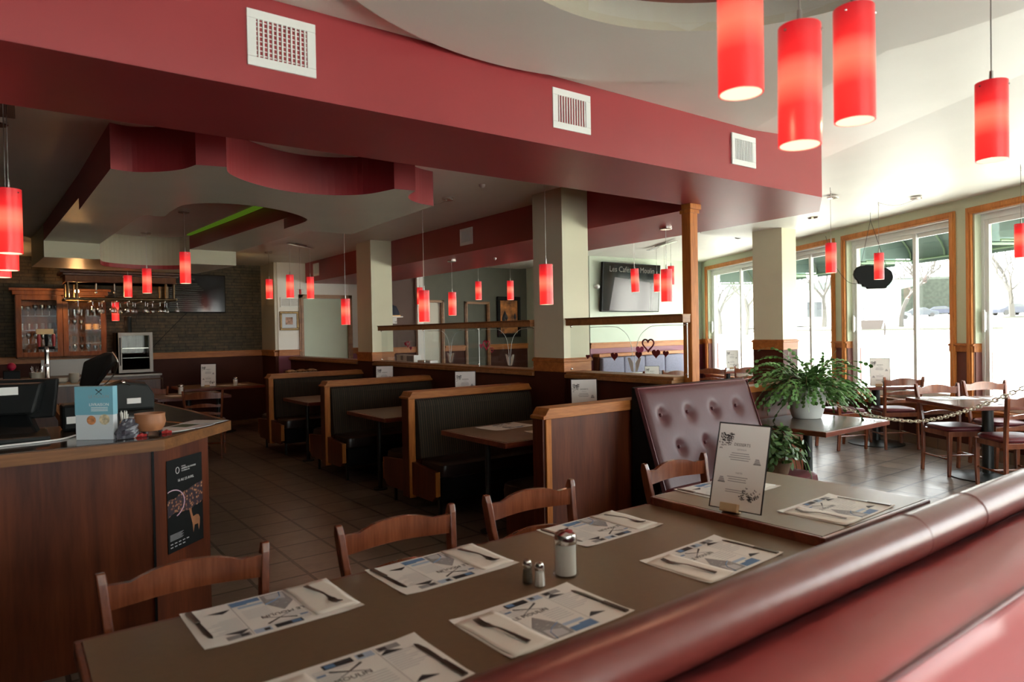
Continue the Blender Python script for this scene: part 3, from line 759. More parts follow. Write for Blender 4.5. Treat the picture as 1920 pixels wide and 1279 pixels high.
t = thing('return_grille', 'white louvred return grille on the white wall above the framed picture', 'vent', (3.97, 12.3, 2.05))
build('grille_frame', MB().box(0, .36, -.015, 0, 0, .02).box(0, .36, -.015, 0, .15, .17).box(0, .02, -.015, 0, 0, .17).box(.34, .36, -.015, 0, 0, .17).box(.172, .188, -.015, 0, 0, .17), 'white_vinyl', t)
g = MB()
for i in range(9): g.box(.02, .34, -.01, 0, .025+i*.014, .031+i*.014)
build('louvres', g, 'ink_grey', t)
def little(name, lab, cat, x, y, z, r, material='white_vinyl'):
    tag(build(name, MB().lathe([(0, 0), (r, 0), (r*.8, -.02), (r*.3, -.03), (0, -.03)], seg=16), material, loc=None), lab, cat).location = (x, y, z)
little('sprinkler_head', 'small round ceiling sprinkler under the pale end of the soffit', 'sprinkler', 6.7, 4.75, 2.78, .02, 'ink_black')
little('sprinkler_head', 'tiny white sprinkler in the ceiling above the farther booths', 'sprinkler', 3.45, 5.05, CZ, .03)
little('sprinkler_head', 'tiny white sprinkler under the red soffit near a chrome plate', 'sprinkler', 5.1, 7.2, 2.49, .02)
little('smoke_detector', 'small dark round detector on the ceiling left of the far column', 'detector', 9.3, 6.5, 2.955, .06, 'ink_black')
little('ceiling_plate', 'round chrome plate on the ceiling above the second window', 'lamp mounting', 8.6, 4.85, 2.96, .08, 'chrome')

# ================================================================ BOOTHS
def make_booth():
    t = thing('dining_booth', '', 'booth')
    W_ = 1.30
    build('back_panel', MB().box(.03, W_, -.045, .045, .12, .97), 'cherry_panel', t)
    build('end_post', MB().box(-.02, .035, -.06, .06, .12, .975), 'cherry_panel', t, bevel=.004)
    build('end_trim', MB().box(-.022, .04, -.075, -.06, .12, .975), 'honey_wood_z', t, bevel=.003)
    cap = MB().prism([(-.03, -.085, .97), (-.03, -.085, .985), (-.012, -.085, .992), (0, -.085, 1.01), (.012, -.085, 1.03), (1.28, -.085, 1.03), (1.295, -.085, 1.0), (1.31, -.085, .985), (1.31, -.085, .97)], (0, .17, 0))
    build('top_cap', cap, 'honey_wood_x', t, bevel=.003)
    for s_ in (-1, 1):
        pr_ = [(.045, s_*.05, .965), (.045, s_*.085, .955), (.045, s_*.105, .90), (.045, s_*.155, .46), (.045, s_*.05, .44)]
        build('backrest', MB().prism(pr_, (1.25, 0, 0)), 'striped_fabric', t, bevel=.012)
        y0, y1 = sorted((s_*.13, s_*.52))
        build('seat_cushion', MB().pad(.045, 1.30, y0, y1, .34, .47, .035, e=14, seg=48, dome=.008), 'dark_vinyl', t, smooth=True)
        y0, y1 = sorted((s_*.06, s_*.48))
        build('seat_box', MB().box(.06, 1.32, y0, y1, .16, .34), 'black_plastic', t)
        e0, e1 = s_*.06, s_*.47
        pnl = MB().prism([(0, e0, .15), (0, e1-s_*.06, .15), (0, e1, .20), (0, e1, .40), (0, e0, .43)], (.035, 0, 0))
        build('side_panel', pnl, 'cherry_panel', t, bevel=.003)
        y0, y1 = sorted((e1, e1+s_*.012))
        build('panel_edge', MB().box(-.002, .037, y0, y1, .20, .40), 'honey_wood_z', t)
        for x in (.08, 1.2):
            build('leg', MB().box(x-.012, x+.012, s_*.40-.012, s_*.40+.012, 0, .17), 'black_metal', t)
    return t
b0 = make_booth(); bu = [False]
for (y, lab) in ((5.29, 'nearest full striped booth seat with honey wood cap, in front of the nearer column'),
                 (7.20, 'middle striped booth seat with honey wood cap'),
                 (9.15, 'farthest striped booth seat, beside the stacked pastry boxes')):
    place(b0, bu, (2.78, y, 0), 0, lab, 'booth seats along the half wall')
def booth_end():
    t = thing('dining_booth', 'booth with a plain cherry wood back facing the front tables', 'booth', (2.78, 3.45, 0))
    build('back_panel', MB().box(.045, 1.30, -.045, .0, .0, .97), 'cherry_panel', t)
    build('end_post', MB().box(-.02, .035, -.045, .06, .0, .975), 'cherry_panel', t, bevel=.004)
    build('end_trim', MB().box(.0, .045, -.058, -.045, .0, .975), 'honey_wood_z', t, bevel=.003)
    cap = MB().prism([(-.03, -.07, .965), (-.03, -.07, .985), (-.012, -.07, .992), (.002, -.07, 1.012), (.02, -.07, 1.035), (1.30, -.07, 1.035), (1.30, -.07, .965)], (0, .14, 0))
    build('top_cap', cap, 'honey_wood_x', t, bevel=.003)
    build('backrest', MB().prism([(.045, .0, .965), (.045, .085, .955), (.045, .105, .90), (.045, .155, .46), (.045, .0, .44)], (1.25, 0, 0)), 'striped_fabric', t, bevel=.012)
    build('seat_cushion', MB().pad(.045, 1.30, .13, .52, .34, .47, .035, e=14, seg=48, dome=.008), 'dark_vinyl', t, smooth=True)
    build('seat_box', MB().box(.06, 1.32, .03, .48, .0, .34), 'cherry_panel', t)
booth_end()
def make_booth_table():
    t = thing('booth_table', '', 'table')
    build('tabletop', MB().box(.02, 1.25, -.42, .42, .722, .752), 'laminate', t)
    build('edge_band', MB().box(0, .02, -.44, .44, .712, .75).box(.02, 1.25, -.44, -.42, .712, .75).box(.02, 1.25, .42, .44, .712, .75), 'cherry_x', t, bevel=.003)
    build('leg', MB().tube([(.15, 0, 0), (.15, 0, .72)], .022, 12), 'black_metal', t, smooth=True)
    build('foot_plate', MB().cyl((.15, 0), .07, 0, .012, 16), 'black_metal', t)
    build('leg', MB().tube([(1.1, 0, 0), (1.1, 0, .72)], .022, 12), 'black_metal', t, smooth=True)
    return t
bt = make_booth_table(); btu = [False]
for y, lab in ((4.31, 'booth table between the plain wood back and the first striped booth, with two place mats'), (6.20, 'booth table between the first and second striped booths'), (8.20, 'booth table behind the second striped booth')):
    place(bt, btu, (2.80, y, 0), 0, lab, 'booth tables')

# ================================================================ CHAIRS
def make_chair():
    t = thing('dining_chair', '', 'chair')
    for s_ in (-1, 1):
        p = [(s_*.195, -.215, 0), (s_*.195, -.195, .22), (s_*.195, -.195, .45), (s_*.205, -.215, .60), (s_*.218, -.245, .74), (s_*.226, -.262, .84), (s_*.229, -.262, .872)]
        build('rear_leg', MB().sweep(p, .0125, [.018, .019, .021, .021, .022, .021, .010]), 'chair_wood', t, bevel=.004)
        f = [(s_*.19, .19, 0), (s_*.19, .20, .20), (s_*.19, .20, .43)]
        build('front_leg', MB().sweep(f, [.013, .017, .021], [.013, .017, .021]), 'chair_wood', t, bevel=.003)
        build('side_stretcher', MB().tube([(s_*.19, -.19, .17), (s_*.19, .19, .17)], .010, 8), 'chair_wood', t, smooth=True)
    def rail(z0, z1, wave, depth, y, name, th=.009, xw=.215):
        mb = MB(); n = 14; vs = []
        for i in range(n+1):
            x = -xw+2*xw*i/n; q = x/xw
            yy = y-depth*(1-q*q)
            zt = z1+wave*(math.cos(q*PI*1.0)*.5+.5)-wave*.55*math.exp(-((abs(q)-.72)/.16)**2)
            zb = z0+wave*.25*(math.cos(q*PI)*.5+.5)
            vs += [(x, yy-th, zb), (x, yy+th, zb), (x, yy+th, zt), (x, yy-th, zt)]
        fs = [(0, 1, 2, 3), (4*n+3, 4*n+2, 4*n+1, 4*n)]
        for i in range(n):
            for k in range(4): fs.append((4*i+k, 4*i+(k+1) % 4, 4*i+4+(k+1) % 4, 4*i+4+k))
        build(name, mb.add(vs, fs), 'chair_wood', t, smooth=True)
    rail(.765, .838, .020, .028, -.250, 'top_rail')
    rail(.655, .690, .014, .022, -.228, 'back_slat'); rail(.555, .587, .014, .016, -.205, 'back_slat')
    build('seat_frame', MB().box(-.205, .205, .185, .215, .39, .44).box(-.195, .195, -.205, -.18, .39, .44).box(-.205, -.18, -.19, .19, .39, .44).box(.18, .205, -.19, .19, .39, .44), 'chair_wood', t, bevel=.003)
    build('seat_pad', MB().pad(-.215, .215, -.195, .225, .44, .485, .022, e=4.5, seg=36, dome=.008), 'burgundy_vinyl', t, smooth=True)
    build('cross_stretcher', MB().tube([(-.19, 0, .17), (.19, 0, .17)], .010, 8), 'chair_wood', t, smooth=True)
    return t
ch0 = make_chair(); chu = [False]
def chair(x, y, az, label, group, s=1.0):
    place(ch0, chu, (x, y, 0), -math.radians(az), label, group, (1, 1, s))
G1 = 'ladder-back chairs along the front tables'; G2 = 'ladder-back chairs by the windows'; G3 = 'ladder-back chairs in the far dining room'
chair(.43, 1.985, 180, 'wooden ladder-back chair at the front table, nearest the bar counter', G1)
chair(1.145, 2.005, 180, 'wooden ladder-back chair at the front table, second from the bar counter', G1)
chair(1.785, 2.03, 180, 'wooden ladder-back chair at the front table, in front of the plain booth back', G1)
chair(2.745, 2.05, 180, 'reddish wooden ladder-back chair in front of the button-tufted bench', G1)
chair(7.80, 2.92, 214, 'ladder-back chair at the left end of the right window table, behind the chain', G2, 1.035)
chair(8.50, 2.73, 217, 'ladder-back chair on the window side of the right table', G2, 1.035)
chair(7.42, 2.30, 37, 'ladder-back chair nearest the camera at the right edge of the photo', G2, 1.03)
chair(8.92, 4.02, 40, 'ladder-back chair turned away at the second window table, beside its round base', G2, 1.03)
chair(8.42, 4.42, 112, 'ladder-back chair left of the second window table, behind the plant leaves', G2, 1.03)
chair(9.72, 7.35, 55, 'ladder-back chair in the far room, right of the wooden post', G3)
chair(10.35, 7.15, 40, 'ladder-back chair in the far room before the first sliding window', G3)
chair(9.75, 6.2, 75, 'ladder-back chair in the far room, left of the far column', G3)
chair(8.75, 7.5, 20, 'ladder-back chair in the far room, just left of the wooden post', G3)
chair(7.9, 7.7, 10, 'ladder-back chair in the far room below the etched tulip', G3)
chair(2.05, 9.35, 20, 'dim ladder-back chair beyond the counter top, facing the menu card table', 'chairs in the dark corner')
chair(1.35, 9.15, 60, 'dim ladder-back chair directly behind the counter top papers', 'chairs in the dark corner')
chair(1.55, 10.6, 0, 'dim ladder-back chair under the small fridge', 'chairs in the dark corner')

# ================================================================ TABLES
def slab_table(name, lab, x0, x1, y0, y1, z, legs, group=None, near=0., top='laminate', edge='cherry_x', th=.032, bl=True, br=True):
    t = thing(name, lab, 'table', ((x0+x1)/2, (y0+y1)/2, 0), group=group)
    a, b, c, d = x0-t.location.x, x1-t.location.x, y0-t.location.y, y1-t.location.y
    e = .018
    build('tabletop', MB().box(a+e*bl, b-e*br, c+e, d-e, z-th+.004, z), top, t)
    mb = MB().box(a, b, d-e, d, z-th-.008, z-.001)
    if bl: mb.box(a, a+e, c+e, d-e, z-th-.008, z-.001)
    if br: mb.box(b-e, b, c+e, d-e, z-th-.008, z-.001)
    mb.box(a, b, c, c+e, z-th-.008, z-.001+near)
    build('edge_band', mb, edge, t, bevel=.004)
    for (lx, ly) in legs:
        build('pedestal', MB().tube([(lx, ly, .03), (lx, ly, z-th)], .036, 16), 'black_metal', t, smooth=True)
        build('pedestal_base', MB().lathe([(0, 0), (.26, 0), (.26, .012), (.08, .03), (.05, .05), (0, .05)], (lx, ly, 0), 28), 'black_metal', t, smooth=True)
        build('top_bracket', MB().box(lx-.20, lx+.20, ly-.03, ly+.03, z-th-.02, z-th+.002), 'black_metal', t)
    return t
slab_table('dining_table', 'long brown laminate front table, left part, under the leftmost place mats', .125, 1.46, 1.245, 2.105, .752, [(-.35, 0), (.35, 0)], 'front tables', br=False)
slab_table('dining_table', 'brown laminate front table, middle part, with the sugar dispenser side mats', 1.463, 2.303, 1.275, 2.11, .749, [(0, 0)], 'front tables', bl=False, br=False)
slab_table('dining_table', 'brown laminate front table, right and slightly higher, carrying the dessert card', 2.305, 3.16, 1.275, 2.09, .785, [(0, 0)], 'front tables', th=.036)
slab_table('plant_table', 'dark table carrying the white potted plant beside the tufted bench', 4.835, 5.83, 2.655, 3.41, .75, [(-.06, .02)], top='dark_laminate')
def rot_table(lab, cx, cy, az, l1, l2, z, ped):
    t = thing('dining_table', lab, 'table', (cx, cy, 0), -math.radians(az), 'window tables')
    build('tabletop', MB().box(-l2/2+.015, l2/2-.015, -l1/2+.015, l1/2-.015, z-.03, z), 'dark_laminate', t)
    build('edge_band', MB().box(-l2/2, l2/2, -l1/2, -l1/2+.015, z-.038, z-.001).box(-l2/2, l2/2, l1/2-.015, l1/2, z-.038, z-.001).box(-l2/2, -l2/2+.015, -l1/2, l1/2, z-.038, z-.001).box(l2/2-.015, l2/2, -l1/2, l1/2, z-.038, z-.001), 'cherry_x', t, bevel=.004)
    q = Matrix.Rotation(math.radians(az), 3, 'Z') @ Vector((ped[0]-cx, ped[1]-cy, 0))
    build('pedestal', MB().tube([(q.x, q.y, .03), (q.x, q.y, z-.03)], .05, 16), 'black_metal', t, smooth=True)
    build('pedestal_base', MB().lathe([(0, 0), (.33, 0), (.33, .012), (.10, .03), (.06, .05), (0, .05)], (q.x, q.y, 0), 32), 'black_metal', t, smooth=True)
    return t
rot_table('dark wood-edged table by the right window, cut by the right edge of the photo', 7.83, 2.60, 37, .95, 1.15, .762, (7.80, 2.62))
rot_table('dark wood-edged table before the third window, above a round black base', 9.02, 4.32, 37, .80, 1.0, .762, (9.02, 4.28))
rot_table('far dining table under the television, left of the wooden post', 9.3, 8.35, 0, .8, 1.3, .75, (9.3, 8.35))
rot_table('far dining table before the first sliding window', 10.7, 7.75, 30, .8, 1.1, .75, (10.7, 7.75))
rot_table('far dining table partly hidden behind the far column', 10.2, 6.0, 30, .8, .9, .75, (10.2, 6.0))
slab_table('dining_table', 'dim table in the dark corner with the large menu card', 2.15, 3.35, 11.2, 12.2, .75, [(0, 0)], 'tables in the dark corner')
slab_table('dining_table', 'dim table in the dark corner with the white sugar jar', 1.55, 2.45, 9.7, 10.6, .75, [(0, 0)], 'tables in the dark corner')

# ================================================================ BENCHES
def tufted_bench():
    t = thing('tufted_bench', 'burgundy vinyl bench with a button-tufted leaning back', 'bench', (4.1, 3.0, 0))
    x0, x1 = 3.53, 4.80; nx, nz = 70, 40
    BT = [(3.78, .92), (4.03, .92), (4.28, .92), (4.53, .92), (3.90, .68), (4.15, .68), (4.40, .68), (4.65, .68)]
    BT = [(3.70+.29*i, .925) for i in range(4)]+[(3.80+.29*i, .70) for i in range(4)]
    def yf(x, z):
        base = 3.05+(z-.45)/(.68)*.235
        b = 0
        for bx, bz in BT:
            d = math.hypot(x-bx, z-bz); b += .032*math.exp(-(d/.045)**2)
        r = max(0, (x0+.05-x)/.05, (x-x1+.05)/.05, (z-1.08)/.05)
        return base+b+min(r, 1.0)**2*.045
    mb = MB(); vs = []
    for j in range(nz+1):
        for i in range(nx+1):
            x = x0+(x1-x0)*i/nx; z = .43+(1.125-.43)*j/nz; vs.append((x, yf(x, z), z))
    fs = [(j*(nx+1)+i, j*(nx+1)+i+1, (j+1)*(nx+1)+i+1, (j+1)*(nx+1)+i) for j in range(nz) for i in range(nx)]
    mb.add(vs, fs)
    build('back_cushion', mb, 'tufted_vinyl', t, smooth=True, world=True)
    mb = MB().prism([(x0+.004, 3.10, .0), (x0+.004, 3.10, .43), (x0+.004, 3.335, 1.12), (x0+.004, 3.36, 1.128), (x0+.004, 3.365, .0)], (x1-x0-.008, 0, 0))
    build('back_shell', mb, 'black_plastic', t, world=True, bevel=.006)
    for bx, bz in BT:
        build('button', MB().sphere((bx, yf(bx, bz)-.004, bz), .014, 10), 'tufted_vinyl', t, smooth=True, world=True)
    build('piping', MB().tube([(x1+.002, 3.06, .45), (x1+.002, 3.17, .75), (x1+.002, 3.30, 1.11), (x0, 3.30, 1.118), (x0, 3.06, .45)], .006, 6), 'burgundy_vinyl', t, smooth=True, world=True)
    build('seat_cushion', MB().pad(x0, x1+.02, 2.68, 3.12, .34, .46, .035, e=12, seg=48, dome=.008), 'burgundy_vinyl', t, smooth=True, world=True)
    build('seat_base', MB().box(x0+.02, x1, 2.74, 3.30, 0, .35), 'black_plastic', t, world=True)
tufted_bench()
def near_bench():
    t = thing('padded_bench', 'red vinyl bench back with a rolled top edge, nearest the camera', 'bench', (1.5, .6, 0))
    X0, X1 = -1.2, 4.6
    R_ = .052
    mb = MB().tube([(X0+(X1-X0)*i/20, .742+.0015*math.sin(i*1.7), 1.028) for i in range(21)], R_, 24)
    build('top_roll', mb, 'roll_vinyl', t, smooth=True, world=True)
    for xs in (1.72, 2.05): build('roll_seam', MB().lathe([(.0525, -.004), (.054, 0), (.0525, .004)], seg=24), 'roll_vinyl', t, smooth=True).matrix_local = Matrix.Translation((xs-1.5, .742-.6, 1.028)) @ Matrix.Rotation(PI/2, 4, 'Y')
    prof = [(.735, .965), (.70, .978), (.65, 1.000), (.56, 1.010), (.505, 1.004), (.478, .985), (.468, .95), (.455, .80), (.445, .0), (.60, .0), (.735, .6)]
    n = 60; vs = []
    for i in range(n+1):
        x = X0+(X1-X0)*i/n
        for k, (y, z) in enumerate(prof):
            dz = .0025*math.sin(x*9.+k)+.002*math.sin(x*23.+k*2) if 1 <= k <= 5 else 0
            vs.append((x, y, z+dz))
    m_ = len(prof); fs = [(i*m_+k, i*m_+(k+1) % m_, (i+1)*m_+(k+1) % m_, (i+1)*m_+k) for i in range(n) for k in range(m_)]
    fs += [tuple(range(m_)), tuple(n*m_+k for k in range(m_-1, -1, -1))]
    build('back_cushion', MB().add(vs, fs), 'red_vinyl', t, smooth=True, world=True)
    build('edge_seam', MB().tube([(X0, .487, .997), (X1, .487, .997)], .005, 8), 'burgundy_vinyl', t, smooth=True, world=True)
    build('front_cushion', MB().prism([(X0, .75, .985), (X0, .78, .97), (X0, .83, .48), (X0, .72, .45)], (X1-X0-1.2, 0, 0)), 'burgundy_vinyl', t, world=True, bevel=.01)
    build('seat_cushion', MB().box(X0, 3.2, .76, 1.20, .33, .46), 'burgundy_vinyl', t, world=True, bevel=.03)
    build('seat_base', MB().box(X0, 3.15, .72, 1.15, 0, .33), 'black_plastic', t, world=True)
near_bench()
def far_bench():
    t = thing('cushioned_bench', 'long bench with blue-grey striped back cushions below the television', 'bench', (10, 9.3, 0))
    build('back_board', MB().box(8.98, 11.35, 9.38, 9.50, .1, 1.02), 'cherry_panel', t, world=True)
    build('top_cap', MB().box(8.96, 11.40, 9.32, 9.50, 1.02, 1.08), 'honey_wood_x', t, world=True, bevel=.006)
    for i in range(4): build('back_cushion', MB().pad(9.0+i*.585, 9.575+i*.585, 9.26, 9.375, .5, 1.01, .03, e=8, seg=32), 'blue_fabric', t, smooth=True, world=True)
    build('seat_cushion', MB().box(8.98, 11.33, 8.95, 9.40, .36, .48), 'dark_vinyl', t, world=True, bevel=.03)
    build('seat_base', MB().box(9.0, 11.3, 9.0, 9.40, 0, .36), 'cherry_panel', t, world=True)
far_bench()
# post and glass screens on the half wall
t = thing('wooden_post', 'slim oak post rising from the half wall to the burgundy soffit', 'post', (4.28, 3.43, 0))
build('shaft', MB().box(4.235, 4.325, 3.385, 3.47, .0, 2.44), 'honey_wood_z', t, world=True, bevel=.006)
build('post_cap', MB().box(4.225, 4.335, 3.375, 3.48, 2.42, 2.45).box(4.215, 4.345, 3.365, 3.455, 2.45, 2.49), 'honey_wood_z', t, world=True, bevel=.004)
def screen(lab, y0, y1, joints, tul, ext):
    t = thing('glass_screen', lab, 'glass screen', (4.16, (y0+y1)/2, 1.16))
    mb = MB().prism([(4.10, y0, 1.578), (4.10, y0, 1.63), (4.085, y0, 1.645), (4.20, y0, 1.645), (4.19, y0, 1.63), (4.19, y0, 1.578)], (0, y1-y0, 0))
    build('top_rail', mb, 'oak_trim_x', t, world=True, bevel=.004)
    ys = [y0+ext]+joints+[y1-.01]
    for a, b in zip(ys, ys[1:]):
        p = build('pane', MB().box(4.147, 4.153, a+.002, b-.002, 1.16, 1.58), 'thin_glass', t, world=True)
    for j in ys[:-1] if ext < .1 else ys:
        build('pane_edge', MB().box(4.146, 4.154, j-.0025, j+.0025, 1.16, 1.578), 'white_vinyl', t, world=True)
    for j in joints+[y0+ext, y1-.03]:
        for zz in (1.185, 1.57): build('glass_clip', MB().sphere((4.14, j, zz), .011, 8), 'chrome', t, smooth=True, world=True)
    for c in tul:
        m2 = MB()
        for s_ in (-1, 1):
            P = catmull([(4.143, c+s_*.012, 1.19), (4.143, c+s_*.018, 1.33), (4.143, c+s_*.06, 1.47), (4.143, c+s_*.16, 1.545), (4.143, c+s_*.26, 1.56), (4.143, c+s_*.52, 1.56)], 6)
            m2.tube(P, .0022, 5)
            lf = [(4.142, c+s_*.006, 1.185), (4.142, c+s_*.035, 1.19), (4.142, c+s_*.055, 1.24), (4.142, c+s_*.075, 1.30), (4.142, c+s_*.045, 1.30), (4.142, c+s_*.015, 1.26)]
            m2.prism(lf, (.001, 0, 0))
        build('etched_tulip', m2, 'etched_glass', t, world=True)
screen('glass screen with etched tulips between the two pale columns', 5.22, 8.60, [6.19, 7.40], [6.78, 5.62], .0)
screen('glass screen with an etched tulip between the nearer column and the wooden post', 3.36, 4.70, [], [3.90], .0)
def heart(y, z, s, material, lab, hollow=False, x=4.135):
    P = []
    for i in range(36):
        a = 2*PI*i/36; P.append((x, y-s*.06*(math.sin(a)**3), z+s*.055*(.8125*math.cos(a)-.3125*math.cos(2*a)-.125*math.cos(3*a)-.0625*math.cos(4*a))))
    mb = MB()
    if hollow: mb.tube(P, .0065*s, 6, closed=True)
    else: mb.prism(P, (.003, 0, 0))
    tag(build('paper_heart', mb, material), lab, 'decoration', 'hearts stuck on the glass screens')
heart(6.03, 1.40, .95, 'red_heart', 'red outlined heart on the glass between the columns, right group', True)
heart(6.13, 1.385, .55, 'pink_heart', 'small pink heart left of the red outlined heart, between the columns')
heart(5.93, 1.345, .55, 'red_heart', 'small red heart hanging lowest between the columns', True)
heart(7.80, 1.40, .75, 'red_heart', 'small red outlined heart on the glass near the farther column', True)
heart(7.87, 1.40, .5, 'red_heart', 'tiny red heart left of the outlined one near the farther column')
heart(7.73, 1.345, .5, 'pink_heart', 'tiny pink heart lowest near the farther column')
heart(3.74, 1.41, 1.0, 'brown_heart', 'dark red outlined heart on the glass left of the wooden post', True)
heart(3.83, 1.365, .72, 'pink_heart', 'solid pink heart on the glass left of the wooden post')
heart(3.66, 1.34, .72, 'brown_heart', 'solid dark red heart right of the etched tulip')
heart(3.56, 1.34, .5, 'brown_heart', 'small brown heart just left of the wooden post, over the bench cap')
heart(3.845, 1.325, .6, 'brown_heart', 'small brown heart directly above the etched tulip stems')
heart(4.12, 1.31, .7, 'brown_heart', 'brown heart low on the glass over the first blue cushion')
heart(4.45, 1.30, .4, 'brown_heart', 'tiny brown heart beside the nearer column base')

# ================================================================ PLACE SETTINGS
MW, MD = .432, .279
def make_mat():
    t = thing('place_mat', '', 'place mat')
    mb = MB(); n = 8; vs = []
    for j in range(n+1):
        for i in range(n+1):
            x = -MW/2+MW*i/n; y = -MD/2+MD*j/n; c = max(0, abs(x)/(MW/2)-.8)*max(0, abs(y)/(MD/2)-.7)
            vs.append((x, y, .0012+c*.06))
    mb.add(vs, [(j*(n+1)+i, j*(n+1)+i+1, (j+1)*(n+1)+i+1, (j+1)*(n+1)+i) for j in range(n) for i in range(n)])
    build('sheet', mb, 'paper', t, solid=.0008)
    z = .0024
    def R_(mb, x0, x1, y0, y1, mi=None, zz=z): mb.quad((x0, y0, zz), (x1, y0, zz), (x1, y1, zz), (x0, y1, zz), mi)
    g = MB(); rr = random.Random(3)
    # grey text lines, adverts and photographs (0 black, 1 grey, 2 light, 3 blue, 4 pale blue)
    for k in range(7): R_(g, -.075, .045, .098-.010*k, .1005-.010*k, 2) if k < 2 else None
    for k in range(6): R_(g, .005, .075, .015-.012*k, .018-.012*k, 2)
    for k in range(9): R_(g, .095, .185-.02*(k % 3), .075-.011*k, .078-.011*k, 2)
    R_(g, -.045, .030, .098, .124, 0); R_(g, -.04, -.015, .102, .120, 3, z+.0003); R_(g, .045, .060, .106, .122, 0); R_(g, .040, .085, .098, .125, 4, z-.0004)
    R_(g, .095, .155, .100, .124, 1); R_(g, .10, .12, .104, .120, 0, z+.0003)
    R_(g, .005, .075, -.085, -.070, 4); R_(g, .005, .088, -.128, -.100, 3); R_(g, .045, .088, -.100, -.094, 3)
    for k in range(4): R_(g, -.07+.001*k, -.02, .070-.010*k, .073-.010*k, 2)
    R_(g, -.072, -.050, .074, .082, 3)
    # map: grey irregular wedge with a blue river
    g.add([(-.070, -.128, z), (.0, -.128, z), (.005, -.062, z), (-.030, .012, z), (-.072, -.04, z)], [(0, 1, 2, 3, 4)], 1)
    g.add([(-.066, -.122, z+.0003), (-.012, -.122, z+.0003), (-.010, -.09, z+.0003), (-.06, -.07, z+.0003)], [(0, 1, 2, 3)], 2)
    g.tube([(-.058, -.128, z), (-.05, -.09, z), (-.028, -.07, z), (.004, -.055, z)], .0016, 4, mi=3)
    for k in range(14):
        x = rr.uniform(-.066, -.002); y = rr.uniform(-.12, -.03); R_(g, x, x+rr.uniform(.004, .012), y, y+.0015, 2, z+.0005)
    R_(g, -.075, -.0735, -.13, .10, 2); R_(g, .089, .0905, -.13, .125, 1)
    # dark mountain pictures in the right column
    for (x, y) in ((.125, -.075), (.120, .090)):
        g.add([(x-.03, y-.010, z+.0002), (x-.016, y+.004, z+.0002), (x-.004, y+.012, z+.0002), (x+.010, y+.003, z+.0002), (x+.032, y-.010, z+.0002)], [(0, 1, 2, 3, 4)], 0)
    # crossed knives
    for s_ in (-1, 1):
        c = Vector((.0, .060, z)); d = Vector((s_*.040, .024, 0)); p = Vector((-d.y, d.x, 0)).normalized()*.0016
        g.add([c-d-p, c-d+p, c+p*1.2, c-p*1.2], [(0, 1, 2, 3)], 1); g.add([c-p*1.4, c+p*1.4, c+d+p*2.2, c+d-p*2.2], [(0, 1, 2, 3)], 0)
    build('print', g, ['ink_black', 'ink_grey', 'ink_light', 'ink_blue', 'ink_pale_blue'], t)
    letters('LE MOULIN', .024, 'lettering', 'ink_black', t, (-.018, .030, z), (0, 0, 0), .0001)
    return t
def make_napkin():
    mb = MB(); n = 10; vs = []
    for j in range(n+1):
        for i in range(n+1):
            x = -.065+.13*i/n; y = -.125+.25*j/n
            vs.append((x+.003*math.sin(y*30), y, .0035+.0012*math.sin(x*60+y*20)))
    mb.add(vs, [(j*(n+1)+i, j*(n+1)+i+1, (j+1)*(n+1)+i+1, (j+1)*(n+1)+i) for j in range(n) for i in range(n)])
    return build('paper_napkin', mb, 'napkin', None, smooth=True, solid=.0022)
def make_fork():
    mb = MB()
    path = catmull([(0, -.10, .007), (0, -.05, .009), (0, .0, .011), (0, .03, .008), (0, .045, .006)], 5); n = len(path)
    hw = [(.007-.005*min(1, i/(n*.55))) if i < n*.6 else .0022+.008*((i/n-.6)/.4) for i in range(n)]
    mb.sweep(path, hw, .0011)
    for k in range(4):
        x = -.0085+.0057*k; mb.sweep([(x, .045, .006), (x, .065, .005), (x, .085, .009), (x, .092, .011)], [.0022, .0017, .0014, .0008], .0010)
    return build('fork', mb, 'cutlery_steel', None, smooth=True)
def make_knife():
    mb = MB(); mb.sweep([(0, -.11, .006), (0, -.02, .006)], [.008, .007], .0026)
    mb.prism([(-.006, -.02, .004), (.007, -.02, .004), (.010, .06, .004), (.006, .095, .004), (-.002, .105, .004), (-.006, .09, .004)], (0, 0, .0016))
    return build('knife', mb, 'cutlery_steel', None, smooth=False, bevel=.0008)
m0 = make_mat(); mu = [False]; n0 = make_napkin(); nu = [False]; f0 = make_fork(); fu = [False]; k0 = make_knife(); ku = [False]
def put(proto, used, loc, rz, label, cat, group):
    o = proto if not used[0] else copy_tree(proto)
    used[0] = True; o.location = loc; o.rotation_euler = (0, 0, rz); tag(o, label, cat, group)
def setting(x, y, z, flip, place_, jit=0., cutl=True):
    r = (PI if flip else 0)+jit
    put(m0, mu, (x, y, z), r, 'printed paper place mat '+place_, 'place mat', 'printed place mats')
    c, s_ = math.cos(r), math.sin(r)
    def L(a, b): return (x+a*c-b*s_, y+a*s_+b*c)
    if not cutl: return
    q = L(-.145, -.012); put(n0, nu, (*q, z), r+.03, 'paper napkin on the mat '+place_, 'napkin', 'paper napkins')
    q = L(-.150, -.005); put(f0, fu, (*q, z+.002), r+.16, 'steel fork on the mat '+place_, 'fork', 'forks')
    q = L(.190, -.02); put(k0, ku, (*q, z-.001), r+.05, 'steel knife on the mat '+place_, 'knife', 'knives')
TZ = .752
setting(.625, 1.435, TZ, False, 'cut by the bottom edge of the photo', .02)
setting(.595, 1.965, TZ, True, 'before the chair nearest the bar counter', .02)
setting(1.155, 1.965, TZ, True, 'before the second chair from the counter', .03)
setting(1.165, 1.450, TZ, False, 'nearest the salt shakers on the bench side', .02)
setting(1.880, 1.965, .749, True, 'behind the sugar dispenser', .04)
setting(1.925, 1.465, .749, False, 'right of the sugar dispenser on the bench side', .05)
setting(2.690, 1.955, .785, True, 'behind the dessert card', .0)
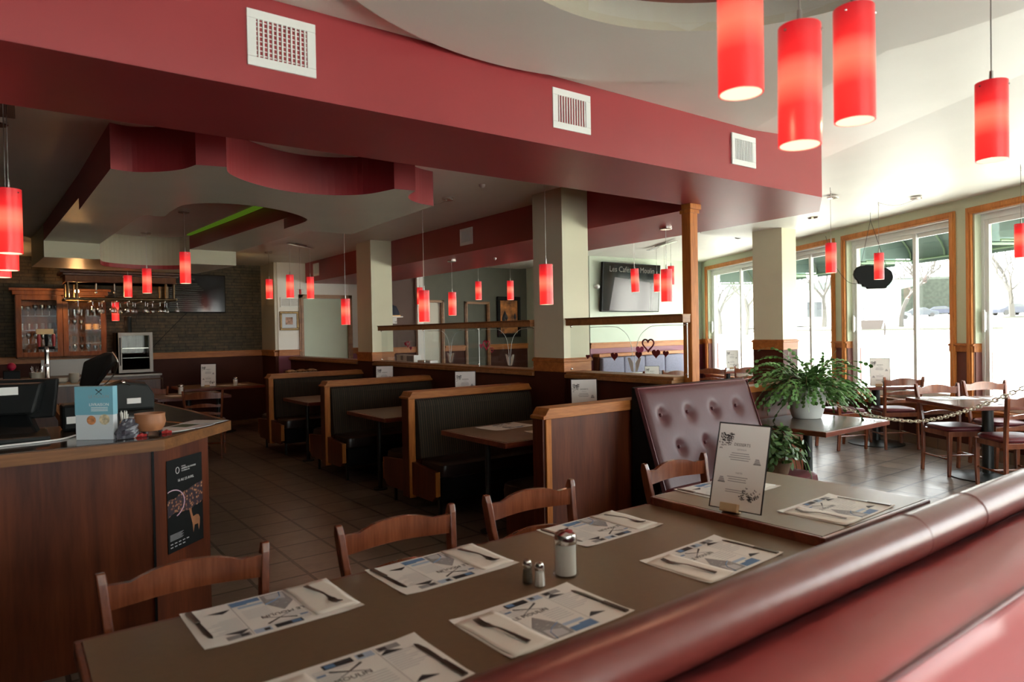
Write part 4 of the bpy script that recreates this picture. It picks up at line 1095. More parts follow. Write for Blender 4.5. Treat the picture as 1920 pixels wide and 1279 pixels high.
setting(2.715, 1.450, .785, False, 'on the raised right table, bench side', .04)
setting(3.30, 4.55, TZ, False, 'on the nearest booth table, far side', .1, False)
setting(3.45, 4.08, TZ, True, 'on the nearest booth table, near side', .0, False)
setting(3.75, 6.45, TZ, False, 'on the middle booth table', .0, False)
setting(7.85, 2.95, .762, False, 'on the right window table, left corner', -.64, False)
setting(8.15, 2.55, .762, False, 'on the right window table, far side', -.64, False)
setting(7.75, 2.40, .762, False, 'on the right window table, near side', -.64, False)
setting(8.95, 4.55, .762, False, 'on the second window table', -.64, False)
setting(9.3, 8.45, .75, False, 'on the far table under the television', .0, False)
setting(10.7, 7.8, .75, False, 'on the far table before the sliding window', -.5, False)
setting(2.95, 11.6, .75, False, 'on the dim corner table beside the menu card', .3, False)
setting(1.95, 10.1, .75, False, 'on the dim corner table beside the sugar jar', .2, False)

# ================================================================ SUGAR, SALT, PEPPER
def sugar(x, y, z, label, s=1.):
    t = thing('sugar_dispenser', label, 'sugar dispenser', (x, y, z))
    pr_ = [(0, .0), (.038, .0), (.041, .004), (.039, .012), (.0355, .02), (.0355, .10), (.033, .112), (.031, .118)]
    mb = MB(); seg = 32
    vs = []
    for r, zz in pr_:
        for k in range(seg): rr_ = r*(1+(.018 if k % 2 else -.010)*(.02 < zz < .105)); a = 2*PI*k/seg; vs.append((rr_*math.cos(a), rr_*math.sin(a), zz))
    fs = [(i*seg+k, i*seg+(k+1) % seg, (i+1)*seg+(k+1) % seg, (i+1)*seg+k) for i in range(len(pr_)-1) for k in range(seg)]
    build('glass_jar', mb.add(vs, fs), 'cup_glass', t, smooth=True)
    build('sugar', MB().cyl((0, 0), .033, .006, .104, 24), 'salt', t, smooth=True)
    build('lid', MB().lathe([(.036, .104), (.037, .106), (.037, .122), (.033, .134), (.018, .142), (0, .143)], seg=28), 'chrome', t, smooth=True)
    build('pour_flap', MB().lathe([(0, .146), (.012, .145), (.013, .140)], (0.006, -.010, 0), 16), 'red_plastic' if s == 1. else 'chrome', t, smooth=True)
    t.scale = (s, s, abs(s)); return t
sugar(1.425, 1.652, .752, 'fluted glass sugar dispenser with chrome lid on the front table')
def shaker(x, y, z, fill, label, name):
    t = thing(name, label, 'shaker', (x, y, z))
    build('glass_body', MB().lathe([(0, 0), (.017, 0), (.0185, .004), (.0165, .02), (.0135, .05), (.0135, .056)], seg=8), 'cup_glass', t)
    build('filling', MB().lathe([(0, .004), (.0155, .004), (.0148, .022), (.0125, .046), (0, .046)], seg=8), fill, t)
    build('cap', MB().lathe([(.0145, .052), (.015, .054), (.015, .064), (.011, .073), (0, .075)], seg=20), 'chrome', t, smooth=True)
shaker(1.285, 1.672, .752, 'pepper', 'glass pepper shaker with steel cap, behind the salt shaker', 'pepper_shaker')
shaker(1.298, 1.628, .752, 'salt', 'glass salt shaker with steel cap beside the sugar dispenser', 'salt_shaker')
sugar(1.93, 10.28, .75, 'white sugar jar on the dim table behind the counter', 1.001)
sugar(2.93, 11.35, .75, 'white sugar jar right of the menu card on the dim corner table', 1.001)

# ================================================================ MENU CARDS
def leaves(mb, ox, oy, k, seed, flip=1):
    r = random.Random(seed)
    for b in range(k):
        x, y = ox, oy; a = r.uniform(-2.6, -1.2) if flip == 1 else r.uniform(.6, 2.2); st = r.uniform(.008, .012)
        x += r.uniform(-.004, .03)*flip*(1 if b % 2 else .3); 
        for i in range(r.randint(3, 6)):
            nx, ny = x+math.cos(a)*st, y+math.sin(a)*st
            for s_ in (-1, 1):
                la = a+s_*r.uniform(.6, 1.2); l = r.uniform(.006, .011); w_ = l*.26
                dx, dy = math.cos(la), math.sin(la)
                if abs(nx+dx*l) > .102 or not .006 < ny+dy*l < .338: continue
                mb.add([(nx, ny, .0012), (nx+dx*l*.5-dy*w_, ny+dy*l*.5+dx*w_, .0012), (nx+dx*l, ny+dy*l, .0012), (nx+dx*l*.5+dy*w_, ny+dy*l*.5-dx*w_, .0012)], [(0, 1, 2, 3)], 0)
            x, y = nx, ny; a += r.uniform(-.35, .35)
CW, CH = .216, .345
def make_card():
    t = thing('menu_card', '', 'menu card')
    build('plastic_sleeve', MB().box(-CW/2-.006, CW/2+.006, -.004, CH+.006, -.0012, -.0002), 'grey_plastic', t)
    build('sheet', MB().box(-CW/2, CW/2, 0, CH, -.0002, .0008), 'paper', t)
    mb = MB(); leaves(mb, -CW/2+.035, CH-.035, 9, 5, 1); leaves(mb, -CW/2+.06, CH-.03, 4, 8, 1); leaves(mb, CW/2-.055, .035, 9, 9, -1)
    for k in range(26):
        y = [.225, .216, .207, .198][k % 4] if k < 8 else ([.128, .119, .110][k % 3] if k < 17 else .075-.008*(k % 2))
        w_ = (.042+.012*((k*7) % 5)/5) if k < 17 else .05
        if k in (0, 1, 2, 3, 8, 9, 10, 17, 18): mb.quad((-w_, y, .0012), (w_*.8, y, .0012), (w_*.8, y+.0028, .0012), (-w_, y+.0028, .0012), 1)
    for (cx, cy) in ((.072, .20), (-.072, .115)):
        for i in range(3): mb.quad((cx-.014+.002*i, cy-.008+.007*i, .0012), (cx+.014-.003*i, cy-.008+.007*i, .0012), (cx+.012-.003*i, cy-.003+.007*i, .0012), (cx-.012+.002*i, cy-.003+.007*i, .0012), 1)
        mb.quad((cx-.016, cy-.012, .0012), (cx+.016, cy-.012, .0012), (cx+.016, cy-.009, .0012), (cx-.016, cy-.009, .0012), 0)
    build('print', mb, ['ink_black', 'ink_grey'], t)
    letters('DESSERTS', .0165, 'lettering', 'ink_black', t, (0, .262, .0012), (0, 0, 0), .0001)
    letters('GÂTEAUX', .009, 'lettering', 'ink_grey', t, (0, .242, .0012), (0, 0, 0), .0001)
    letters('TARTES', .009, 'lettering', 'ink_grey', t, (0, .146, .0012), (0, 0, 0), .0001)
    build('wood_block', MB().box(-.055, .02, -.012, .022, .001, .022).box(-.055, .02, -.012, .012, -.022, -.0015), 'bamboo', t, bevel=.002)
    return t
cd0 = make_card(); cdu = [False]
def card(x, y, z, az, lean, label, s=1.):
    # az: direction the printed face looks toward (clockwise from +Y)
    o = place(cd0, cdu, (0, 0, 0), 0, label, 'dessert menu cards')
    f = Vector((math.sin(math.radians(az)), math.cos(math.radians(az)), 0)); up = Vector((0, 0, 1))
    l = math.radians(lean); nrm = (f*math.cos(l)+up*math.sin(l)).normalized(); ey = (up*math.cos(l)-f*math.sin(l)).normalized(); ex = ey.cross(nrm)
    Mx = Matrix((ex, ey, nrm)).transposed().to_4x4(); Mx.translation = Vector((x, y, z+.013))
    o.location = Mx.to_translation(); o.rotation_euler = Mx.to_euler(); o.scale = (s, s, s)
card(2.345, 1.675, .787, 262, 17, 'large dessert menu card in a wooden block on the front right table')
card(3.98, 4.33, .752, 215, 6, 'dessert card behind the plain booth back, on the nearest booth table')
card(3.98, 6.22, .752, 215, 6, 'dessert card behind the nearest striped booth')
card(3.98, 8.18, .752, 215, 6, 'dessert card behind the middle striped booth, farthest of three')
card(8.05, 7.2, .62, 225, 25, 'dessert card seen through the glass beside the etched tulip')
card(11.0, 7.85, .75, 225, 8, 'dessert card in front of the first sliding window')
card(10.05, 6.15, .75, 225, 8, 'dessert card just right of the far column, behind plant leaves')
card(8.72, 4.08, .762, 240, 12, 'dessert card under the black oval sign by the window')
card(2.55, 11.45, .75, 205, 5, 'menu card standing in the dark corner beyond the counter')

# ================================================================ PLANTS
def arching_plant():
    t = thing('potted_plant', 'bushy arching green cactus plant in a white ribbed pot', 'plant', (5.50, 3.19, .752))
    pr_ = [(0, 0), (.112, 0), (.118, .008), (.135, .06), (.150, .14), (.158, .205), (.162, .215), (.166, .222), (.162, .228), (.166, .234), (.178, .270), (.172, .274), (.160, .25), (0, .24)]
    build('pot', MB().lathe(pr_, seg=48), 'pot_white', t, smooth=True)
    build('soil', MB().lathe([(0, .252), (.160, .250)], seg=24), 'soil', t)
    r = random.Random(21); mb = MB(); st = MB()
    for s_ in range(270):
        a = r.uniform(0, 2*PI); up = r.uniform(.3, 1.2) if s_ % 4 else r.uniform(.05, .5); L = r.uniform(.24, .40)+.24*abs(math.cos(a+.64))**2
        # the plant spreads left and right of the pot as seen from the aisle
        sp = 1.0+.35*abs(math.cos(a-(-.64)))
        p = Vector((r.uniform(-.09, .09), r.uniform(-.09, .09), .25)); d = Vector((math.cos(a)*sp*math.cos(up), math.sin(a)*sp*math.cos(up), math.sin(up))).normalized()
        nseg = int(L/.036); side = Vector((-d.y, d.x, 0)).normalized(); rl = r.uniform(-.6, .6)
        for i in range(nseg):
            d = (d+Vector((0, 0, -.085-.014*i*.5))+Vector((r.uniform(-.13, .13), r.uniform(-.13, .13), r.uniform(-.06, .06)))).normalized()
            q = p+d*.040; w_ = .0145*(1.15 if i > nseg-3 else 1.)*r.uniform(.75, 1.2)
            sd = (side-d*side.dot(d)).normalized(); sd = Matrix.Rotation(rl+r.uniform(-.5, .5), 3, d) @ sd
            nn = d.cross(sd)*.0035
            vs = [p, p+(q-p)*.3+sd*w_*.8, p+(q-p)*.68+sd*w_, q+sd*w_*.35, q-sd*w_*.35, p+(q-p)*.68-sd*w_, p+(q-p)*.3-sd*w_*.8, p+(q-p)*.5+nn]
            mb.add(vs, [(0, 1, 7), (1, 2, 7), (2, 3, 7), (3, 4, 7), (4, 5, 7), (5, 6, 7), (6, 0, 7)])
            p = q
            if p.z < (.14 if s_ % 5 else .02): break
            if i > 3 and r.random() < .10:
                side = Matrix.Rotation(r.uniform(-1, 1), 3, 'Z') @ side
    build('foliage', mb, 'leaf_green', t)
    for k in range(14):
        a = r.uniform(0, 2*PI); st.tube(catmull([(0, 0, .24), (math.cos(a)*.08, math.sin(a)*.08, .33), (math.cos(a)*.2, math.sin(a)*.2, .36), (math.cos(a)*.28, math.sin(a)*.28, .30)], 4), .004, 5)
    build('stem', st, 'stem_brown', t, smooth=True)
arching_plant()
def vine_plant():
    t = thing('potted_vine', 'low dark green trailing vine on the bench end under the plant table', 'plant', (4.50, 2.86, .467))
    build('pot', MB().lathe([(0, 0), (.09, 0), (.12, .13), (.11, .13), (.10, .11), (0, .11)], seg=28), 'stem_brown', t, smooth=True)
    r = random.Random(4); mb = MB(); rim = MB()
    for s_ in range(640):
        a = r.uniform(0, 2*PI); e = r.uniform(-.35, 1.5); R_ = r.uniform(.07, .28)
        c = Vector((math.cos(a)*math.cos(e)*R_*1.1, math.sin(a)*math.cos(e)*R_*.8, .14+math.sin(e)*R_*.75))
        if c.z < .03: c.z = .03+r.random()*.05
        n = (c-Vector((0, 0, .02))).normalized()+Vector((r.uniform(-.6, .6), r.uniform(-.6, .6), r.uniform(-.6, .6))); n.normalize()
        x = n.orthogonal().normalized(); x = Matrix.Rotation(r.uniform(0, 6.28), 3, n) @ x; y = n.cross(x); l = r.uniform(.022, .036); w_ = l*.42
        P = [c-x*l, c-x*l*.45+y*w_, c+x*l*.3+y*w_*.95, c+x*l, c+x*l*.3-y*w_*.95, c-x*l*.45-y*w_]
        mb.add(P, [(0, 1, 2, 3, 4, 5)])
        if s_ % 3 == 0: rim.tube(P, .0011, 3, closed=True)
    build('foliage', mb, 'vine_green', t); build('leaf_rims', rim, 'leaf_green', t)
    v = MB()
    for k in range(9):
        a = -.9+k*.22; v.tube(catmull([(0, 0, .12), (math.cos(a)*.16, math.sin(a)*.16, .16), (math.cos(a)*.27, math.sin(a)*.22, .02), (math.cos(a)*.30, math.sin(a)*.24, -.16-.02*k)], 5), .003, 4)
    build('trailing_stem', v, 'leaf_green', t)
vine_plant()

# ================================================================ CHAIN
def chain():
    P = catmull([(5.92, 3.48, .93), (5.85, 2.94, .79), (5.67, 2.47, .775), (5.55, 2.19, .83), (5.25, 1.81, .975), (5.02, 1.49, 1.13), (4.8, 1.1, 1.30)], 40)
    t = thing('plastic_chain', 'pale plastic chain barrier hanging in front of the window tables', 'chain', (5.92, 3.48, 0)); links = []
    acc = 0; pos = [P[0]]
    for a, b in zip(P, P[1:]):
        d = (b-a).length; acc += d
        if acc >= .034: pos.append(b); acc = 0
    for i, (a, b) in enumerate(zip(pos, pos[1:])):
        if i >= 95: break
        d = (b-a).normalized(); c = (a+b)/2; x = d.cross(Vector((0, 0, 1))).normalized()
        n = x if i % 2 else d.cross(x).normalized()
        n = (n+(d.cross(n))*.35).normalized()
        s_ = n; L, W_ = .024, .0115; Q = []
        for k in range(12):
            an = 2*PI*k/12; Q.append(c+d*(math.copysign(L-W_, math.cos(an))+W_*math.cos(an)) + s_*W_*math.sin(an))
        links.append(build('link', MB().tube(Q, .0042, 6, closed=True), 'chain_white', t, smooth=True, world=True))
    build('wall_hook', MB().tube([(5.90, 3.50, .96), (5.92, 3.48, .94), (5.925, 3.475, .92)], .004, 6), 'chrome', t, world=True)
chain()

# ================================================================ THE BAR COUNTER IN FRONT
def counter():
    t = thing('bar_counter', 'cherry wood bar counter with thick oak edged dark top, left foreground', 'counter', (.3, 4.6, 0))
    body = [(-3.2, 3.72, 0), (.565, 3.72, 0), (.885, 4.02, 0), (.885, 4.75, 0), (.72, 6.0, 0), (.30, 6.0, 0), (.30, 4.35, 0), (-3.2, 4.35, 0)]
    build('front_panels', MB().prism(body, (0, 0, 1.02)), 'cherry_panel', t, world=True)
    build('panel_joint', MB().box(.560, .570, 3.712, 3.722, 0, 1.02), 'black_plastic', t, world=True)
    top = [(-3.2, 3.47), (.575, 3.47), (1.0, 3.98), (.95, 4.75), (.82, 6.0), (.26, 6.0), (.26, 4.42), (-3.2, 4.42)]
    def inset(P, d):
        cx, cy = .45, 4.3; out = []
        n = len(P)
        for i in range(n):
            a, b, c = Vector(P[i-1]), Vector(P[i]), Vector(P[(i+1) % n]); e1 = (b-a).normalized(); e2 = (c-b).normalized()
            n1 = Vector((-e1.y, e1.x)); n2 = Vector((-e2.y, e2.x)); m_ = (n1+n2).normalized(); k = d/max(.3, m_.dot(n1)); out.append(tuple(b+m_*k))
        return out
    ins = inset(top, .035)
    build('worktop', MB().prism([(x, y, 1.03) for x, y in ins], (0, 0, .041)), 'stone_top', t, world=True)
    mb = plate(top, [ins], 1.018, 1.068); build('oak_edge', mb, ['counter_edge', 'counter_edge'], t, world=True, bevel=.006)
    build('inlay_line', MB().tube([(.55, 4.55, 1.0715), (.80, 3.95, 1.0715)], .003, 4), 'honey_wood_x', t, world=True)
wood('counter_edge', (.11, .040, .009), (.25, .10, .027), 0, .45, scale=7, spec=.3)
def stone_top():
    m, nt, b = _new('stone_top'); v = _coords(nt, (1, 1, 1))
    n = nt.nodes.new('ShaderNodeTexNoise'); n.inputs['Scale'].default_value = 9; n.inputs['Detail'].default_value = 8; n.inputs['Distortion'].default_value = 1.4
    nt.links.new(v, n.inputs['Vector']); nt.links.new(_ramp(nt, n.outputs['Fac'], [(.35, (.018, .022, .018)), (.55, (.05, .04, .03)), (.75, (.09, .06, .04))]), b.inputs['Base Color'])
    b.inputs['Roughness'].default_value = .10
stone_top()
counter()
CT = 1.0715
def poster():
    a, b = Vector((.60, 3.753, 0)), Vector((.845, 3.983, 0)); ex = (b-a).normalized(); ez = Vector((0, 0, 1)); n = ex.cross(ez)
    wd = (b-a).length*.84; z0, z1 = .445, .915; H_ = z1-z0
    t = thing('event_poster', 'black festival poster with city lights taped to the counter side', 'poster')
    o = a+ex*(b-a).length*.13+n*.004
    Mx = Matrix((ex, ez, n)).transposed().to_4x4(); Mx.translation = o+Vector((0, 0, z0)); t.matrix_world = Mx
    t.location = Mx.to_translation(); t.rotation_euler = Mx.to_euler()
    build('sheet', MB().box(0, wd, 0, H_, 0, .001), 'poster_black', t)
    z = .0014
    r = random.Random(2); P = []
    top = [(wd*i/12, H_*(.55+.12*i/12+.02*r.random())) for i in range(13)]; bot = [(wd*i/12, H_*(.36+.05*i/12+.05*r.random())) for i in range(13)]
    build('city_picture', MB().add([(x, y, z) for x, y in top+bot[::-1]], [tuple(range(26))]), 'city_lights', t)
    arc = [(wd*(.13+.33*math.cos(an)), H_*(.52+.15*math.sin(an)), z+.0006) for an in [2.0-i*.19 for i in range(18)]]
    arc = [(max(.002, x), y, zz) for x, y, zz in arc]
    build('light_arc', MB().tube(arc, .0028, 5), 'arc_pink', t)
    build('ring_emblem', MB().tube([(wd*(.29)+.013*math.cos(2*PI*i/24), H_*.87+.016*math.sin(2*PI*i/24), z) for i in range(24)], .0014, 5, closed=True), 'paper', t)
    letters('FESTIVAL', .0085, 'lettering', 'paper', t, (wd*.40, H_*.90, z), (0, 0, 0), .0001, 'LEFT'); letters('CINÉMA DU MONDE', .0125, 'lettering', 'paper', t, (wd*.40, H_*.875, z), (0, 0, 0), .0002, 'LEFT')
    letters('DE SHERBROOKE', .0085, 'lettering', 'paper', t, (wd*.40, H_*.85, z), (0, 0, 0), .0001, 'LEFT'); letters('16 AU 23 AVRIL', .019, 'lettering', 'paper', t, (wd*.52, H_*.755, z), (0, 0, 0), .0001)
    deer = [(.62, .34), (.60, .38), (.585, .405), (.60, .41), (.625, .395), (.64, .415), (.66, .42), (.655, .40), (.665, .36), (.70, .30), (.80, .31), (.86, .30), (.90, .26), (.89, .18), (.86, .12), (.84, .20), (.74, .20), (.70, .12), (.68, .22)]
    build('animal_picture', MB().add([(x*wd, y*H_, z+.0004) for x, y in deer], [tuple(range(len(deer)))]), 'bowl_wood', t)
    mb = MB()
    for i in range(8): mb.quad((.05*wd, H_*(.19-.009*i), z), (wd*(.42-.03*(i % 3)), H_*(.19-.009*i), z), (wd*(.42-.03*(i % 3)), H_*(.193-.009*i), z), (.05*wd, H_*(.193-.009*i), z))
    for j in range(2):
        for i in range(5-j): mb.quad((wd*(.06+.11*i), H_*(.085-.035*j), z), (wd*(.13+.11*i), H_*(.085-.035*j), z), (wd*(.13+.11*i), H_*(.095-.035*j), z), (wd*(.06+.11*i), H_*(.095-.035*j), z))
    build('small_print', mb, 'ink_light', t)
mat('arc_pink', (.75, .50, .62), .5)
poster()
# cash register screens
def monitor():
    t = thing('till_monitor', 'black till monitor seen from behind at the left edge', 'monitor', (.02, 4.0, CT))
    build('screen_back', MB().prism([(-.36, 4.20, 1.145), (.185, 4.03, 1.155), (.205, 4.045, 1.345), (-.36, 4.23, 1.35)], (.01, .045, 0)), 'black_plastic', t, world=True, bevel=.008)
    build('rear_hump', MB().prism([(-.36, 4.13, 1.18), (.10, 3.985, 1.18), (.14, 3.995, 1.33), (-.36, 4.15, 1.33)], (.03, .09, 0)), 'black_plastic', t, world=True, bevel=.012)
    build('stand', MB().prism([(-.10, 3.98, CT), (.12, 3.92, CT), (.08, 4.06, 1.18), (-.06, 4.10, 1.18)], (.02, .12, 0)), 'black_plastic', t, world=True, bevel=.01)
    build('base', MB().box(-.30, .16, 3.78, 4.12, CT, CT+.025), 'grey_plastic', t, world=True, bevel=.01)
    build('sticker', MB().prism([(-.10, 4.045, 1.275), (.045, 4.0, 1.278), (.045, 4.0, 1.315), (-.10, 4.045, 1.312)], (-.001, -.003, 0)), 'paper', t, world=True)
monitor()
def touchscreen():
    t = thing('till_touchscreen', 'tilted black touchscreen with a pale rim beside the brochure rack', 'monitor', (.52, 5.2, CT))
    c = Vector((.515, 5.22, 1.325)); ex = Vector((.80, -.60, 0)); ey = Vector((.30, .15, .82)).normalized(); ey = (ey-ex*ey.dot(ex)*.3).normalized(); n = ex.cross(ey)
    def oval(k, s_): return [c+ex*(-.06*s_*k+.0)+n*k for _ in ()]
    a = Vector((.445, 5.37, 1.215)); b = Vector((.60, 5.27, 1.445)); th = Vector((.10, -.02, -.02))
    P = [a+Vector((-.02, .02, .02)), a+Vector((.03, -.02, -.03)), b+Vector((.0, -.03, -.06)), b, b+Vector((-.04, .03, .0)), (a+b)/2+Vector((-.07, .05, .06))]
    build('screen', MB().prism(P, (-.05, -.20, 0)), 'black_plastic', t, world=True, bevel=.012)
    build('pale_rim', MB().tube(catmull([a+Vector((.012, -.22, -.03)), (a+b)/2+Vector((.035, -.225, -.035)), b+Vector((-.02, -.225, -.06)), b+Vector((-.045, -.20, .005))], 6), .004, 6), 'steel', t, world=True, smooth=True)
    build('base', MB().prism([(.40, 5.0, CT), (.78, 5.0, CT), (.78, 5.0, 1.17), (.74, 5.0, 1.235), (.60, 5.0, 1.26), (.40, 5.0, 1.20)], (.03, .28, 0)), 'grey_plastic', t, world=True, bevel=.015)
    build('label', MB().box(.62, .70, 4.992, 4.999, 1.115, 1.150), 'paper', t, world=True)
    build('bolt', MB().sphere((.60, 4.99, 1.255), .014, 10).tube([(.60, 4.985, 1.255), (.64, 4.985, 1.235)], .004, 6), 'chrome', t, world=True, smooth=True)
touchscreen()
t = thing('card_terminal', 'dark card printer block with a paper label behind the brochures', 'card terminal', (.22, 4.1, CT))
build('body', MB().box(.22, .40, 4.10, 4.26, CT, 1.205), 'black_plastic', t, world=True, bevel=.015); build('label', MB().box(.24, .305, 4.093, 4.099, 1.11, 1.145), 'paper', t, world=True)
t = thing('white_cable', 'pale cable curling across the counter top', 'cable', (.0, 3.75, CT))
build('cable', MB().tube(catmull([(-.08, 3.66, CT+.004), (-.02, 3.72, CT+.004), (.10, 3.74, CT+.004), (.20, 3.78, CT+.004), (.26, 3.86, CT+.006)], 8), .004, 6), 'paper', t, world=True, smooth=True)
def brochures():
    t = thing('brochure_stand', 'stack of blue and white delivery brochures standing on the counter', 'brochures')
    a, b = Vector((.275, 3.70, CT)), Vector((.392, 3.615, CT)); ex = (b-a).normalized(); ez = Vector((0, 0, 1)); n = ex.cross(ez); w_ = (b-a).length; H_ = .245
    Mx = Matrix((ex, ez, n)).transposed().to_4x4(); Mx.translation = a; t.location = a; t.rotation_euler = Mx.to_euler()
    build('stack', MB().box(-.028, w_, 0, H_, -.035, 0), 'brochure_light', t, bevel=.002)
    build('blue_cover', MB().box(-.029, w_+.0008, H_*.47, H_+.0008, -.036, .0012), 'brochure_blue', t)
    build('food_photo', MB().lathe([(0, 0), (.021, 0)], (.045, H_*.37, .0016), 20), 'food_orange', t)
    build('food_photo', MB().lathe([(0, 0), (.024, 0)], (.105, H_*.38, .0018), 20), 'food_cream', t)
    letters('LE MOULIN', .0185, 'lettering', 'ink_grey', t, (.082, H_*.81, .0018), (0, 0, 0), .0001)
    letters('LIVRAISON', .0185, 'lettering', 'paper', t, (.082, H_*.66, .0018), (0, 0, 0), .0003)
    mb = MB()
    for i, y in enumerate((.60, .57, .54)): mb.quad((.045, H_*y, .0018), (.122, H_*y, .0018), (.122, H_*(y+.012), .0018), (.045, H_*(y+.012), .0018))
    build('small_print', mb, 'paper', t)
    mb = MB()
    for s_ in (-1, 1):
        c = Vector((.082, H_*.90, .0018)); d = Vector((s_*.014, .012, 0)); p = Vector((-d.y, d.x, 0)).normalized()*.0015
        mb.add([c-d-p, c-d+p, c+p, c-p], [(0, 1, 2, 3)]); mb.add([c-p*1.2, c+p*1.2, c+d+p*2, c+d-p*2], [(0, 1, 2, 3)])
    build('crossed_knives', mb, 'ink_black', t)
brochures()
t = thing('toothpick_jar', 'bamboo toothpick holder full of wrapped toothpicks on the counter', 'jar', (.445, 3.68, CT))
build('jar', MB().lathe([(0, 0), (.022, 0), (.026, .02), (.022, .045), (.020, .075), (.016, .075), (.016, .01), (0, .01)], seg=20), 'bamboo', t, smooth=True)
mb = MB(); r = random.Random(1)
for i in range(22): x, y = r.uniform(-.013, .013), r.uniform(-.013, .013); mb.tube([(x*.5, y*.5, .02), (x*1.3, y*1.3, .115+r.uniform(-.008, .01))], .0016, 5)
build('toothpick', mb, 'napkin', t)
t = thing('candy_bag', 'crumpled dark plastic bag between the brochures and the wooden bowl', 'bag', (.44, 3.60, CT)); mb = MB(); vs = []
for j in range(9):
    for k in range(14):
        a = 2*PI*k/14; rr = (.036+.016*r.random())*math.sin(PI*(j+1.4)/10.6)**.5*(1-.55*j/9); vs.append((rr*math.cos(a)*1.35+.012*j/8, rr*math.sin(a)*.75, .002+.085*j/8+.010*r.random()*(j > 0)))
mb.add(vs, [(j*14+k, j*14+(k+1) % 14, (j+1)*14+(k+1) % 14, (j+1)*14+k) for j in range(8) for k in range(14)]); build('bag', mb, 'plastic_bag', t)
t = thing('candy_bowl', 'turned wooden bowl with a few red candies on the counter', 'bowl', (.555, 3.70, CT))
build('bowl', MB().lathe([(0, .018), (.05, .018), (.062, .035), (.070, .06), (.066, .085), (.068, .10), (.062, .10), (.058, .06), (.03, .035), (0, .032)], seg=28), 'bowl_wood', t, smooth=True)
for k in range(3): build('foot', MB().sphere((.045*math.cos(k*2.1), .045*math.sin(k*2.1), .010), .010, 8), 'ink_black', t, smooth=True)
for i, (x, y, l) in enumerate(((.505, 3.615, 'red wrapped candy left of the wooden bowl'), (.62, 3.66, 'red wrapped candy right of the wooden bowl'))):
    tag(build('wrapped_candy', MB().sphere((0, 0, .009), .010, 8).tube([(-.022, 0, .006), (0, 0, .008), (.022, 0, .006)], [.006, .008, .006], 6), 'red_plastic', None, smooth=True), l, 'candy').location = (x, y, CT)
for i, (x, y, rz, m_, l) in enumerate(((.66, 3.80, .4, 'paper', 'white sheet of paper left on the counter top'), (.76, 3.86, .75, 'leaf_green', 'green and white leaflet lying on the counter top'), (.86, 3.98, .8, 'brochure_light', 'glossy pale leaflet at the counter corner'))):
    o = tag(build('counter_leaflet', MB().box(-.07, .07, -.10, .10, 0, .0015), 'brochure_light' if m_ == 'leaf_green' else m_, None), l, 'leaflet', 'papers on the counter'); o.location = (x, y, CT+.0008*i+.0005); o.rotation_euler = (0, 0, rz)
    if m_ == 'leaf_green': p_ = build('green_photo', MB().box(-.05, .06, -.02, .08, .0015, .0018), 'deep_green', o)

# ================================================================ BACK BAR
def cabinet():
    t = thing('glass_cabinet', 'wooden wall cabinet with two glass doors full of glasses on the stone wall', 'cabinet', (.74, 12.9, 1.28))
    x0, x1, z0, z1, y0, y1 = .13, 1.32, 1.26, 2.24, 12.72, 13.08
    build('carcass', MB().box(x0, x0+.02, y0, y1, z0, z1).box(x1-.02, x1, y0, y1, z0, z1).box(x0, x1, y1-.02, y1, z0, z1).box(x0, x1, y0, y1, z0, z0+.03).box(x0, x1, y0, y1, z1-.03, z1).box(.705, .755, y0, y1-.02, z0, z1), 'cabinet_wood', t, world=True)
    build('cornice', MB().prism([(x0-.01, y0-.01, z1), (x0-.07, y0-.07, z1+.09), (x0-.07, y1, z1+.09), (x1+.07, y1, z1+.09), (x1+.07, y0-.07, z1+.09), (x1+.01, y0-.01, z1)], (0, 0, .0), caps=False).box(x0-.03, x1+.03, y0-.03, y1, z1-.01, z1+.05).box(x0-.07, x1+.07, y0-.07, y1, z1+.05, z1+.09), 'cabinet_wood', t, world=True, bevel=.006)
    for a, b in ((x0+.01, .725), (.735, x1-.01)):
        d = build('door', MB().box(a, a+.07, y0-.022, y0, z0+.02, z1-.02).box(b-.07, b, y0-.022, y0, z0+.02, z1-.02).box(a+.07, b-.07, y0-.022, y0, z1-.09, z1-.02).box(a+.07, b-.07, y0-.022, y0, z0+.02, z0+.09), 'cabinet_wood', t, world=True, bevel=.003)
        build('door_glass', MB().box(a+.06, b-.06, y0-.012, y0-.009, z0+.08, z1-.08), 'cabinet_glass', d)
        d2 = d.children[0] if d.children else None
        if d2:
            for v in d2.data.vertices: v.co -= Vector(t.location)
    for i, z in enumerate((1.47, 1.68, 1.90)): build('glass_shelf', MB().box(x0+.02, x1-.02, y0+.02, y1-.02, z, z+.008), 'window_glass', t, world=True)
    return (1.29, 1.478, 1.688, 1.908)
SHZ = cabinet()
def make_tumbler(r, h, taper=.85, name='drinking_glass'):
    return build(name, MB().lathe([(0, 0), (r*taper, 0), (r, h), (r*.93, h), (r*taper*.9, h*.08), (0, h*.08)], seg=14), 'cup_glass', None, smooth=True)
tum = make_tumbler(.034, .115); stm = build('stemmed_glass', MB().lathe([(0, 0), (.032, .002), (.005, .008), (.004, .07), (.018, .085), (.036, .12), (.034, .16), (.032, .165), (.03, .16), (.032, .12), (0, .085)], seg=14), 'bottle_glass', None, smooth=True)
mug = build('coffee_mug', MB().lathe([(0, 0), (.038, 0), (.042, .09), (.038, .09), (.034, .01), (0, .01)], seg=18).tube([(.040, 0, .07), (.065, 0, .06), (.062, 0, .03), (.039, 0, .02)], .006, 6), 'orange_ceramic', None, smooth=True)
used = {}
